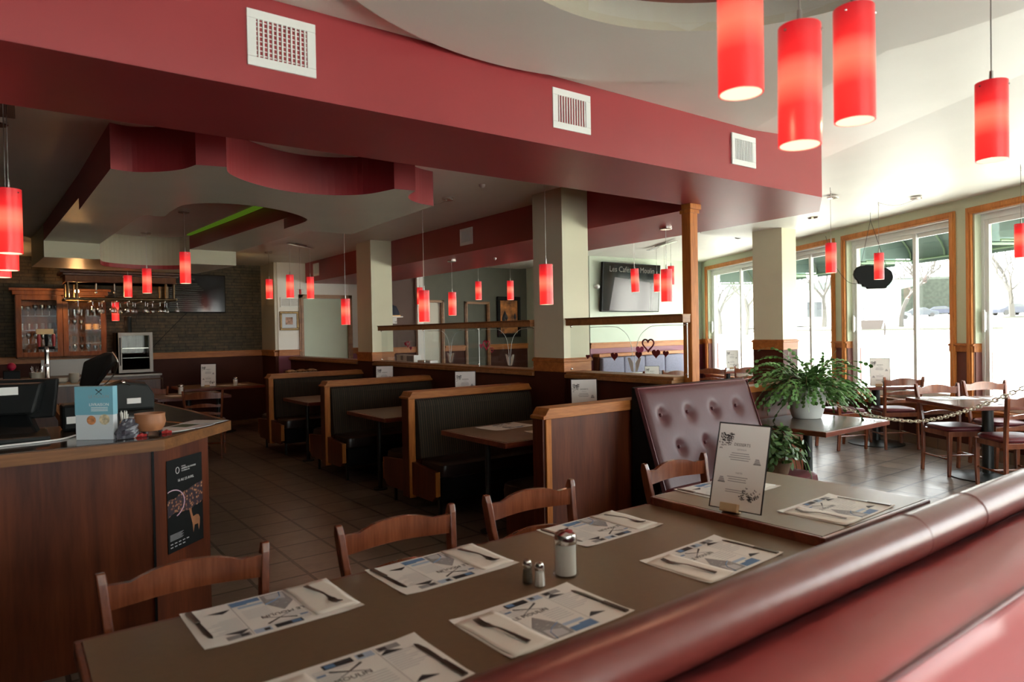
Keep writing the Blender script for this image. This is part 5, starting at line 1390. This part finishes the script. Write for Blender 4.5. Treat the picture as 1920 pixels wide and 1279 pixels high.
def cp(o, loc, label, cat, group, rot=(0, 0, 0), s=1.):
    c = o if o.name not in used else o.copy()
    if o.name in used: COL.objects.link(c)
    used.setdefault(o.name, 1); c.location = loc; c.rotation_euler = rot; c.scale = (s, s, s); tag(c, label, cat, group)
r = random.Random(11)
names = ['bottom shelf', 'second shelf', 'third shelf', 'top shelf']
for si, z in enumerate(SHZ):
    for half, (a, b) in enumerate(((.205, .655), (.80, 1.255))):
        side = ('left', 'right')[half]; kind_ = (tum, stm)[(si+half) % 2]; n_ = 6
        for i in range(n_):
            if si == 2 and half == 1 and i in (3, 4): continue
            nm = 'tumbler' if kind_ is tum else 'stemmed glass'
            cp(kind_, (a+(b-a)*i/(n_-1), 12.80+.03*(i % 2), z+.001), 'clear %s on the %s behind the %s cabinet door' % (nm, names[si], side), 'glass', 'glasses on the %s, %s door' % (names[si], side), s=r.uniform(.85, 1.05))
cp(mug, (1.075, 12.80, SHZ[2]+.001), 'orange lit mug, left of the two mugs in the cabinet', 'mug', 'mugs in the cabinet'); cp(mug, (1.185, 12.80, SHZ[2]+.001), 'orange lit mug, right of the two mugs in the cabinet', 'mug', 'mugs in the cabinet')
def rack():
    t = thing('bar_hood', 'hanging wooden bar hood with brass pipe rack for stemware', 'bar hood', (1.45, 11.9, 2.1))
    x0, x1, y0, y1 = .72, 2.18, 11.75, 12.35
    build('hood', MB().box(x0, x1, y0, y1, 2.37, 2.50), 'cabinet_wood', t, world=True)
    build('crown', MB().box(x0-.03, x1+.03, y0-.03, y1+.03, 2.47, 2.50).box(x0-.07, x1+.07, y0-.07, y1+.07, 2.50, 2.54).box(x0-.01, x1+.01, y0-.01, y1+.01, 2.37, 2.385), 'dark_cabinet', t, world=True, bevel=.008)
    for x in (x0+.03, x0+.14, x1-.14, x1-.03):
        for y in (y0+.04, y1-.04): build('pipe_post', MB().tube([(x, y, 2.13), (x, y, 2.37)], .018, 12), 'brass', t, world=True, smooth=True)
    build('pipe_rail', MB().tube([(x0, y0+.04, 2.13), (x1, y0+.04, 2.13)], .022, 12).tube([(x0, y1-.04, 2.13), (x1, y1-.04, 2.13)], .022, 12).tube([(x0, y0+.04, 2.13), (x0, y1-.04, 2.13)], .02, 12).tube([(x1, y0+.04, 2.13), (x1, y1-.04, 2.13)], .02, 12), 'brass', t, world=True, smooth=True)
    for i in range(8): x = x0+.15+i*.165; build('glass_runner', MB().box(x-.004, x+.004, y0+.04, y1-.04, 2.09, 2.105), 'steel', t, world=True)
    for (x, y, m_) in ((.875, 11.98, 'bulb_glow'), (1.12, 11.98, 'chrome'), (1.36, 11.98, 'steel')):
        b_ = build('hood_bulb', MB().sphere((x, y, 2.25 if m_ == 'bulb_glow' else 2.24), .030 if m_ == 'bulb_glow' else .018, 12), m_, t, world=True, smooth=True)
        build('hood_socket', MB().tube([(x, y, 2.27), (x, y, 2.37)], .010, 8), 'steel', t, world=True)
    ld = bpy.data.lights.new('hood_bulb_light', 'POINT'); ld.energy = 26; ld.color = (1, .50, .18); ld.shadow_soft_size = .035
    lo = bpy.data.objects.new('hood_bulb_light', ld); COL.objects.link(lo); lo.parent = t; lo.location = Vector((.875, 11.98, 2.19))-Vector(t.location)
rack()
for i in range(16):
    x = 1.06+.075*i+(.02 if i % 2 else 0); y = 11.85+.16*(i % 3)
    cp(stm, (x, y, 2.10), 'clear wine glass hanging upside down from the brass rack', 'glass', 'stemware hanging from the bar rack', (PI, 0, 0), 1.05)
cp(stm, (.88, 11.9, 2.10), 'wine glass hanging alone at the left end of the brass rack', 'glass', 'stemware hanging from the bar rack', (PI, 0, 0), 1.1)
def fridge():
    t = thing('bottle_fridge', 'small steel framed glass door fridge on the back counter', 'fridge', (1.70, 12.6, .98))
    x0, x1, z0, z1, y = 1.44, 1.93, .985, 1.63, 12.42
    build('cabinet', MB().box(x0-.02, x1, y+.02, y+.07, z0, z1).box(x0-.02, x0, y+.02, 12.9, z0, z1).box(x1-.01, x1, y+.02, 12.9, z0, z1).box(x0, x1, y+.02, 12.9, z1-.02, z1).box(x0, x1, 12.88, 12.9, z0, z1).box(x0, x1, y+.02, 12.9, z0, z0+.02), 'black_plastic', t, world=True)
    build('interior', MB().box(x0+.05, x1-.05, y+.02, y+.025, z0+.05, z1-.05), 'screen', t, world=True)
    d = build('door_frame', MB().box(x0, x0+.05, y-.02, y+.02, z0, z1).box(x1-.05, x1, y-.02, y+.02, z0, z1).box(x0+.05, x1-.05, y-.02, y+.02, z1-.05, z1).box(x0+.05, x1-.05, y-.02, y+.02, z0, z0+.05), 'dull_steel', t, world=True, bevel=.003)
    build('door_glass', MB().box(x0+.05, x1-.05, y-.005, y, z0+.05, z1-.05), 'thin_glass', t, world=True)
    build('shelf', MB().box(x0+.06, x1-.06, y+.005, y+.015, 1.22, 1.225).box(x0+.06, x1-.06, y+.005, y+.015, 1.37, 1.385), 'steel', t, world=True)
    build('handle', MB().box(x0+.015, x0+.03, y-.05, y-.035, z0+.12, z1-.08), 'black_plastic', t, world=True)
fridge()
tag(build('tall_black_canister', MB().cyl((0, 0), .055, 0, .26, 20), 'black_plastic', None, smooth=True), 'tall black cylinder standing on top of the small fridge', 'canister').location = (1.62, 12.7, 1.632)
t = thing('back_counter', 'steel topped back bar counter under the glass cabinet', 'counter', (.8, 12.6, 0))
build('cabinet_front', MB().box(-3.9, 2.02, 12.35, 13.05, 0, .93), 'dark_cabinet', t, world=True); build('steel_top', MB().box(-3.9, 2.04, 12.30, 13.05, .93, .965), 'dull_steel', t, world=True, bevel=.004)
build('backsplash', MB().box(.45, 1.40, 13.03, 13.05, .965, 1.22), 'dull_steel', t, world=True)
build('frame_rail', MB().tube([(1.25, 12.28, .88), (2.04, 12.28, .88), (2.04, 12.28, .1)], .010, 8), 'steel', t, world=True)
def beer_tap():
    t = thing('beer_tap', 'chrome beer tap with yellow topped handles in front of the cabinet', 'tap', (.44, 10.9, .95))
    build('column', MB().lathe([(0, 0), (.05, 0), (.045, .05), (.030, .10), (.028, .42), (.035, .47), (.02, .50), (0, .50)], (0, 0, 0), 20), 'chrome', t, smooth=True)
    build('cross_arm', MB().tube([(-.09, 0, .48), (.09, 0, .48)], .018, 10), 'black_plastic', t, smooth=True)
    for x in (-.08, .0, .08): build('tap_handle', MB().lathe([(0, .50), (.014, .50), (.024, .60), (.018, .66), (0, .67)], (x, 0, 0), 12), 'red_plastic' if x else 'black_plastic', t, smooth=True)
    build('yellow_sign', MB().box(-.11, .08, -.012, .0, .66, .73), 'orange_ceramic', t, bevel=.004)
    build('badge', MB().sphere((0, -.028, .25), .026, 12), 'paper', t, smooth=True)
beer_tap()
t = thing('inner_counter', 'dark inner bar worktop behind the till screens', 'counter', (.0, 10.9, 0))
build('cabinet_body', MB().box(-3.8, 1.2, 10.65, 11.2, 0, .92), 'dark_cabinet', t, world=True); build('worktop', MB().box(-3.8, 1.22, 10.6, 11.22, .92, .95), 'dull_steel', t, world=True, bevel=.004)
t = thing('cutlery_bucket', 'beige bucket full of cutlery left of the beer tap', 'bucket', (.33, 11.0, .95))
build('bucket', MB().lathe([(0, 0), (.075, 0), (.085, .16), (.08, .16), (.07, .01), (0, .01)], seg=24), 'ceramic', t, smooth=True)
mb = MB()
for i in range(16): a = i*.8; mb.tube([(.03*math.cos(a), .03*math.sin(a), .08), (.065*math.cos(a), .065*math.sin(a), .20+.02*(i % 3))], .005, 5)
build('cutlery', mb, 'chrome', t)
for i, (x, rr, h, l) in enumerate(((.60, .07, .075, 'low beige bowl stack right of the beer tap'), (.74, .062, .13, 'taller stack of beige bowls on the inner bar'), (.90, .055, .05, 'small beige bowl beside a warm glint'), (1.02, .07, .02, 'flat plates at the right end of the inner bar'))):
    tag(build('stacked_bowls', MB().lathe([(0, 0), (rr*.6, 0), (rr, h*.4), (rr*.97, h), (rr*.85, h), (rr*.5, h*.6), (0, h*.6)], seg=24), 'ceramic', None, smooth=True), l, 'bowls').location = (x, 10.95, .95)
for i in range(4): tag(build('red_cup', MB().lathe([(0, 0), (.022, 0), (.030, .13), (.027, .13), (.02, .01)], seg=14), 'red_heart', None, smooth=True), 'red glass standing on the back counter under the cabinet', 'glass', 'red glasses under the cabinet').location = (1.13+.06*i, 12.8, .966)
tag(build('red_flower', MB().sphere((0, 0, .05), .05, 10).tube([(0, 0, 0), (0, 0, .05)], .02, 8), 'red_heart', None, smooth=True), 'small red flower decoration at the far left edge', 'decoration').location = (.06, 10.9, 1.15)
tag(build('flower_stand', MB().box(-.09, .09, -.09, .09, 0, .20), 'black_plastic', None, bevel=.01), 'dark box under the red flower at the far left edge', 'box').location = (.06, 10.9, .95)
t = thing('menu_screen', 'wide dark menu screen with dim writing on the stone wall', 'television', (2.7, 13.0, 1.98))
build('housing', MB().box(2.22, 3.22, 12.99, 13.05, 1.97, 2.64), 'black_plastic', t, world=True, bevel=.006); build('screen', MB().box(2.235, 3.205, 12.985, 12.99, 1.985, 2.625), 'screen', t, world=True)
def flat(txt, size, x, y, z, m_, parent, sx=1.):
    o = letters(txt, size, 'lettering', m_, parent, (0, 0, 0), (PI/2, 0, 0), .0003, 'CENTER', sx); o.location = Vector((x, y, z))-Vector(parent.location)
flat('Menu', .075, 2.62, 12.983, 2.565, 'screen_text', t)
mb = MB()
for i in range(13): mb.box(2.30, 2.30+.45+.13*((i*5) % 4)/4, 12.981, 12.984, 2.47-.036*i, 2.476-.036*i)
build('menu_lines', mb, 'screen_text', t, world=True)
t2 = thing('screen_cable', 'thin dark cable hanging diagonally across the stone wall', 'cable', (2.5, 13.0, 1.9)); build('cable', MB().tube([(2.60, 13.09, 1.98), (2.48, 13.085, 1.86), (2.1, 13.085, 1.45), (1.97, 13.085, 1.30)], .005, 6), 'black_plastic', t2, world=True)
t = thing('spotlight', 'small chrome spotlight on the ceiling at the canopy corner', 'lamp', (2.72, 10.75, 2.70))
build('arm', MB().tube([(0, 0, .15), (0, 0, 0)], .006, 6), 'black_metal', t); build('head', MB().lathe([(0, .05), (.028, .05), (.032, -.02), (0, -.015)], seg=16), 'chrome', t, smooth=True).rotation_euler = (.6, .2, 0)
build('lens', MB().sphere((.004, -.012, -.022), .020, 10), 'bulb_glow', t, smooth=True)
sp = bpy.data.lights.new('spot', 'SPOT'); sp.energy = 14; sp.spot_size = 1.3; sp.spot_blend = .6; sp.color = (1, .66, .25); sp.shadow_soft_size = .03
so = bpy.data.objects.new('spot', sp); COL.objects.link(so); so.parent = t; so.location = (.02, .0, -.05); so.rotation_euler = Vector((1.15, 1.75, -.45)).normalized().to_track_quat('-Z', 'Y').to_euler()
# white wall things
t = thing('framed_picture', 'small square picture in an ornate gold frame on the white wall', 'picture', (4.13, 12.3, 1.64))
build('frame', MB().box(3.955, 4.30, 12.27, 12.30, 1.63, 1.67).box(3.955, 4.30, 12.27, 12.30, 1.93, 1.97).box(3.955, 3.995, 12.27, 12.30, 1.67, 1.93).box(4.26, 4.30, 12.27, 12.30, 1.67, 1.93), 'gold_frame', t, world=True, bevel=.008)
build('mount_board', MB().box(3.995, 4.26, 12.285, 12.295, 1.67, 1.93), 'picture_mat', t, world=True); build('artwork', MB().box(4.06, 4.19, 12.28, 12.285, 1.735, 1.865), 'picture_art', t, world=True)
t = thing('landscape_painting', 'dark framed painting of trees in an orange dusk beyond the glass', 'picture', (8.44, 11.5, 1.3))
build('frame', MB().box(8.15, 8.74, 11.44, 11.49, 1.42, 1.50).box(8.15, 8.74, 11.44, 11.49, 2.18, 2.26).box(8.15, 8.22, 11.44, 11.49, 1.50, 2.18).box(8.67, 8.74, 11.44, 11.49, 1.50, 2.18), 'poster_black', t, world=True, bevel=.01)
build('painting', MB().box(8.22, 8.67, 11.465, 11.475, 1.50, 2.18), 'landscape_art', t, world=True)
for x, z, s_ in ((8.34, 1.86, .07), (8.30, 1.80, .06), (8.38, 1.82, .05), (8.60, 1.84, .05), (8.30, 1.70, .04)): build('painted_tree', MB().lathe([(0, s_*1.7), (s_*.55, s_*.4), (s_*.6, -s_*.5), (.01, -s_*.8), (.01, -s_*1.6), (0, -s_*1.6)], (x, 11.462, z), 8), 'ink_black', t, world=True)
t = thing('coat_shelf', 'small white coat shelf with hooks just right of the farther column', 'shelf', (5.68, 11.4, 1.8))
build('shelf_board', MB().box(5.52, 5.86, 11.22, 11.5, 1.83, 1.85).box(5.52, 5.86, 11.47, 11.5, 1.72, 1.83), 'white_paint', t, world=True)
for x in (5.58, 5.66, 5.74, 5.82): build('hook', MB().tube([(x, 11.47, 1.76), (x, 11.42, 1.74), (x, 11.41, 1.77)], .006, 6), 'steel', t, world=True)
tag(build('folded_blanket', MB().lathe([(0, 0), (.15, 0), (.15, .05), (.10, .16), (0, .20)], seg=18), 'cloth_dark', None, smooth=True), 'dark folded cloth heaped on the small coat shelf', 'cloth').location = (5.68, 11.34, 1.872)
tag(build('yellow_tray', MB().box(-.14, .14, -.10, .10, 0, .02), 'orange_ceramic', None), 'orange tray under the dark cloth on the coat shelf', 'tray').location = (5.68, 11.34, 1.851)
t = thing('side_cabinet', 'dark low cabinet behind the farthest booth, carrying clear pastry boxes', 'cabinet', (4.1, 10.9, 0))
build('body', MB().box(3.5, 4.12, 10.6, 11.3, 0, .86), 'dark_cabinet', t, world=True); build('top', MB().box(3.47, 4.12, 10.57, 11.33, .86, .90), 'dark_cabinet', t, world=True)
for i, (x, y, z, l) in enumerate(((3.62, 10.75, .90, 'left'), (3.80, 10.78, .90, 'middle'), (3.98, 10.82, .90, 'right'))):
    t = thing('pastry_box', 'clear box of pastries on the dark cabinet, %s one of three' % l, 'box', (x, y, z), group='pastry boxes')
    build('tray', MB().box(-.085, .085, -.11, .11, 0, .045), 'black_plastic', t, bevel=.006); build('pastries', MB().pad(-.075, .075, -.10, .10, .045, .085, .02, e=4, seg=20, dome=.01), 'pastry', t, smooth=True); build('clear_lid', MB().box(-.084, .084, -.109, .109, .046, .10), 'thin_glass', t)
for i, (y, z, l) in enumerate(((8.05, 1.161, 'stack of newspapers on the ledge beside the farther column'), (7.55, 1.161, 'smaller pile of papers on the ledge behind the glass'))):
    t = thing('newspaper_stack', l, 'newspapers', (4.27, y, z)); h = .09 if i == 0 else .03
    build('stack', MB().box(-.05, .06, -.24+.08*i, .24-.08*i, 0, h), 'paper', t)
    build('print', MB().quad((-.0515, -.05, .01), (-.0515, -.22+.08*i, .01), (-.0515, -.22+.08*i, h-.01), (-.0515, -.05, h-.01)), 'ink_grey', t); mb = MB(); mb.quad((-.0515, .05, .02), (-.0515, .12, .02), (-.0515, .12, h-.01), (-.0515, .05, h-.01)); build('print', mb, 'ink_grey', t)
# television over the cushioned bench
t = thing('television', 'large tilted television with a café title hanging on the pale far wall', 'television', (9.95, 9.45, 1.85)); t.rotation_euler = (math.radians(-4), 0, 0); t.rotation_euler = (math.radians(4), 0, 0)
build('housing', MB().box(-.82, .80, -.03, .03, .03, .98), 'black_plastic', t, bevel=.006); build('screen', MB().box(-.79, .77, -.033, -.029, .05, .96), 'screen', t)
build('screen_picture', MB().prism([(-.62, -.0345, .06), (.50, -.0345, .06), (.50, -.0345, .62), (-.50, -.0345, .70)], (0, .001, 0)), 'screen_grey', t)
build('screen_picture', MB().prism([(.54, -.0345, .06), (.60, -.0345, .06), (.60, -.0345, .62), (.54, -.0345, .62)], (0, .001, 0)), 'screen_grey', t)
letters('Les Cafés du Moulin', .155, 'lettering', 'screen_text', t, (-.02, -.036, .85), (PI/2, 0, 0), .0005)
letters('en Ch', .13, 'lettering', 'screen_grey', t, (-.1, -.036, .66), (PI/2, 0, 0), .0005)
build('wall_bracket', MB().box(-.2, .2, .03, .09, .35, .65), 'black_metal', t)
tag(build('wall_camera', MB().sphere((0, 0, 0), .045, 14).tube([(0, 0, 0), (0, .08, 0)], .03, 10), 'white_vinyl', None, smooth=True), 'small round white device on the wall left of the television', 'camera').location = (9.08, 9.46, 2.36)
# black oval sign in the window
def oval_sign():
    t = thing('hanging_sign', 'black oval sign hanging on a chain inside the third window, seen from behind', 'sign', (8.91, 4.23, 2.1))
    Cx = Vector((8.91, 4.23, 2.147)); ex = Vector((.72, -.69, 0)).normalized(); ez = Vector((0, 0, 1)); k = 8.7/1280/6.395
    pts = [(85, 345), (95, 300), (125, 262), (165, 245), (215, 238), (300, 245), (400, 262), (465, 282), (500, 310), (522, 350), (528, 395), (510, 440), (480, 480), (455, 500), (450, 520), (240, 520), (232, 500), (190, 492), (182, 466), (140, 458), (128, 420), (100, 390)]
    P = [Cx+ex*((x-312)*k)+ez*((380-y)*k) for x, y in pts]; n = ex.cross(ez)
    build('sign_board', MB().prism([tuple(p) for p in P], tuple(n*-.05)), 'poster_black', t, world=True, bevel=.003)
    build('rim', MB().tube([p-n*.05 for p in P], .006, 6, closed=True), 'steel', t, world=True, smooth=True)
    h = Cx+ez*.72+ex*-.04
    build('hanging_wire', MB().tube([P[3]-n*.02, h], .003, 5).tube([P[7]-n*.02, h], .003, 5).tube([h, h+ez*.10], .003, 5), 'black_metal', t, world=True)
    build('power_wire', MB().tube(catmull([P[19]-n*.02, P[19]+ex*-.15+ez*.04, P[19]+ex*-.32+ez*.30, P[19]+ex*-.40+ez*.62], 6), .003, 5), 'black_metal', t, world=True)
oval_sign()

# ================================================================ OUTSIDE
SLOPE = .039
def gz(n): return -.12+SLOPE*max(0, -n-.3)       # ground rises away from the building
def OP(u, n, z=0): return WP(u, n, gz(n)+z)
mb = MB(); mb.add([OP(-140, -.2), OP(160, -.2), OP(160, -.5), OP(-140, -.5), OP(-140, -220), OP(160, -220)], [(0, 1, 2, 3), (3, 2, 5, 4)])
struct('ground', mb, 'asphalt')
mb = MB()
for k in range(40):
    pass
u0, n0_ = -30, -36
mb.add([OP(u0, -36.6, .02), OP(60, -30, .02), OP(60, -40, .02), OP(u0, -44, .02)], [(0, 1, 2, 3)]); tag(build('lawn_strip', mb, 'grass'), 'pale strip of lawn across the bright street', 'lawn')['kind'] = 'stuff'
mb = MB().prism([OP(-30, -35.6, 0), OP(60, -29.6, 0), OP(60, -29.9, 0), OP(-30, -35.9, 0)], (0, 0, .14)); tag(build('street_kerb', mb, 'kerb'), 'low dark kerb running across the bright street', 'kerb')
def awning(a, b, lab):
    t = thing('window_awning', lab, 'awning', tuple(WP((a+b)/2, -.25, 2.4)), group='green window awnings')
    prof = [(-.23, 2.98)]+[(-.23-.75*math.sin(i*PI/2/8), 2.50+.48*math.cos(i*PI/2/8)) for i in range(1, 9)]
    mb = MB(); n = len(prof)
    mb.add([WP(a, x, z) for x, z in prof]+[WP(b, x, z) for x, z in prof], [(i, i+1, n+i+1, n+i) for i in range(n-1)])
    for u in (a, b): mb.add([WP(u, x, z) for x, z in prof]+[WP(u, -.23, 2.50)], [tuple(range(n+1))])
    mb.add([WP(a, -.98, 2.50), WP(b, -.98, 2.50), WP(b, -.98, 2.42), WP(a, -.98, 2.42)], [(0, 1, 2, 3)])
    build('canvas', mb, 'green_awning', t, world=True)
    for k in range(4):
        u = a+.02+(b-a-.04)*k/3; build('rib', MB().tube([WP(u, x+.02, z-.02) for x, z in prof], .014, 6), 'awning_rib', t, world=True, smooth=True)
    build('lower_bar', MB().tube([WP(a, -.25, 2.47), WP(a, -.96, 2.47), WP(b, -.96, 2.47), WP(b, -.25, 2.47)], .016, 6), 'awning_rib', t, world=True)
for (a, b), l in zip(WINDOWS[:5], ('green canvas awning outside the first sliding window by the post', 'green canvas awning outside the window behind the far column', 'green canvas awning outside the window with the oval sign', 'green canvas awning outside the window at the right edge', 'green canvas awning outside the window beyond the right edge')):
    awning(a-.1, b-.12, l)
def at(px, D):      # a place on the ground seen in direction px at distance D (metres)
    az = math.radians(36.6)+math.atan((px-960)/1280); k = D/math.cos(az-math.radians(36.6))
    p = Vector((math.sin(az)*k, math.cos(az)*k, 0)); n = (p-WC).dot(WN); p.z = gz(n); return p
def car(px, D, az, material, lab, s=1.):
    p = at(px, D); t = thing('parked_car', lab, 'car', tuple(p), -math.radians(az), 'cars parked up the street'); t.scale = (s, s, s)
    body = [(-2.25, .30), (-2.2, .75), (-1.5, .92), (-.85, 1.35), (.55, 1.42), (1.35, .98), (2.15, .85), (2.28, .45), (2.2, .28)]
    build('body', MB().prism([(-.85, y, z) for y, z in body], (1.7, 0, 0)), material, t, bevel=.08)
    gl = [(-1.35, .95), (-.82, 1.29), (.50, 1.35), (1.18, .98)]
    build('windows', MB().prism([(-.865, y, z) for y, z in gl], (1.73, 0, 0)), 'house_window', t)
    for x in (-.78, .78):
        for y in (-1.4, 1.4):
            build('wheel', MB().tube([(x-.1, y, .32), (x+.1, y, .32)], .32, 16), 'tyre', t, smooth=True)
car(1726, 100, 150, 'car_blue', 'blue-grey sedan parked up the street, left of the darker car')
car(1764, 108, 150, 'car_navy', 'dark blue car behind the blue-grey sedan')
car(1672, 92, 140, 'car_silver', 'pale car behind the sign, near the street tree')
car(1556, 95, 20, 'car_navy', 'dark car beyond the second window, by the shade lamp')
car(1897, 80, 120, 'car_navy', 'dark car top at the right edge above the pale barrel')
def tree(px, D, h, lab, seed, spread=.55, material='tree_bark'):
    p = at(px, D); t = thing('bare_tree', lab, 'tree', tuple(p), group='bare trees across the street'); r = random.Random(seed); tr = MB(); br = MB()
    def grow(mb, q, d, L, rad, lv):
        P = [q]; 
        for i in range(3):
            d = (d+Vector((r.uniform(-.2, .2), r.uniform(-.2, .2), r.uniform(-.05, .15)))).normalized(); q = q+d*L/3; P.append(q)
        mb.tube(P, [rad, rad*.85, rad*.72, rad*.6], 5)
        if lv == 0: return
        for k in range(3 if lv > 1 else 4):
            a = r.uniform(0, 6.28); dd = (d+Vector((math.cos(a), math.sin(a), r.uniform(-.1, .5)))*spread*1.3).normalized(); grow(br, q if k else P[2], dd, L*r.uniform(.62, .85), rad*.55, lv-1)
    grow(tr, Vector((0, 0, 0)), Vector((r.uniform(-.2, .2), 0, 1)), h*.30, h*.028, 5)
    build('trunk', tr, material, t); build('branches', br, material, t)
tree(1690, 60, 8.5, 'bare branching tree seen behind the oval sign', 3)
tree(1900, 45, 8.0, 'bare thick-limbed tree beyond the rightmost window', 12)
tree(1350, 70, 10, 'bare tree beyond the first sliding window, left pane', 5)
tree(1398, 62, 9, 'bare tree beyond the first sliding window, right pane', 8)
tree(1545, 75, 11, 'bare leaning tree beyond the second window', 9)
tree(1722, 115, 16, 'tall pale tree beside the white house', 14)
def house():
    p = at(1768, 135); t = thing('white_house', 'tall white house with porch behind the parked cars', 'house', tuple(p), -math.radians(60))
    build('walls', MB().box(-6, 8, -5, 5, 0, 9), 'house_white', t); build('roof', MB().prism([(-6.6, -5.6, 9), (8.6, -5.6, 9), (1, -5.6, 12)], (0, 11, 0)), 'house_white', t)
    for x, z in ((-4.6, 5.2), (-1.6, 5.2), (1.8, 5.2), (-4.6, 1.6), (-1.6, 1.4), (2.2, 1.4)):
        build('window', MB().box(x-.45, x+.45, -5.08, -5.0, z, z+1.7), 'house_window', t)
    build('porch', MB().box(-6, 3, -7, -5, 3.6, 3.9), 'house_white', t)
    for x in (-5.8, -1.5, 2.8): build('porch_post', MB().box(x-.1, x+.1, -6.9, -6.7, 0, 3.6), 'house_window', t)
house()
p = at(1738, 118); t = tag(build('clipped_hedge', MB().pad(-6, 6, -2, 2, 0, 6.5, .8, e=3, seg=24), 'hedge', None, smooth=True), 'grey-green mass of shrubs left of the white house', 'hedge'); t.location = p; t.rotation_euler = (0, 0, -.9)
def low_building():
    p = at(1520, 85); t = thing('low_building', 'low pale building with green roof edge beyond the second window', 'building', tuple(p), -math.radians(55))
    build('walls', MB().box(-9, 9, -5, 5, 0, 4.2), 'house_white', t); build('roof_edge', MB().box(-10, 10, -6, 6, 4.2, 5.0), 'green_awning', t)
    for x in (-6, -3, 0, 4): build('window', MB().box(x-.8, x+.8, -5.06, -5, 1.0, 2.8), 'house_window', t)
low_building()
p = at(1372, 125); t = tag(build('pale_storage_shed', MB().box(-8, 8, -3, 3, 0, 5.2), 'pale_grey', None), 'pale green-grey block building behind the bare trees at the first window', 'building'); t.location = p; t.rotation_euler = (0, 0, -1.0)
def cart():
    p = at(1635, 45); t = thing('wooden_cart', 'old brown cart with tall wheels and a pale board on it, across the street', 'cart', tuple(p), -math.radians(70))
    build('cart_box', MB().prism([(-.55, -.3, .45), (.55, -.3, .45), (.7, -.3, 1.05), (-.7, -.3, 1.05)], (0, .6, 0)), 'cart_brown', t, bevel=.02)
    for x in (-.75, .75):
        mb = MB().tube([(x, .42*math.cos(2*PI*i/20), .45+.42*math.sin(2*PI*i/20)) for i in range(20)], .03, 6, closed=True)
        for k in range(6): mb.tube([(x, 0, .45), (x, .42*math.cos(k*PI/3), .45+.42*math.sin(k*PI/3))], .018, 5)
        build('cart_wheel', mb, 'cart_brown', t)
    build('board_frame', MB().box(-.5, -.44, -.05, .05, 1.05, 1.85).box(.44, .5, -.05, .05, 1.05, 1.85).box(-.5, .5, -.05, .05, 1.80, 1.86), 'house_window', t); build('board', MB().box(-.44, .44, -.02, .02, 1.15, 1.8), 'house_white', t)
cart()
p = at(1903, 30); t = thing('pale_barrel', 'pale round litter barrel near the kerb at the right window', 'barrel', tuple(p))
build('body', MB().cyl((0, 0), .42, 0, 1.1, 24), 'pale_grey', t, smooth=True); build('rim', MB().cyl((0, 0), .45, 1.1, 1.16, 24), 'kerb', t, smooth=True)
p = at(1692, 118)
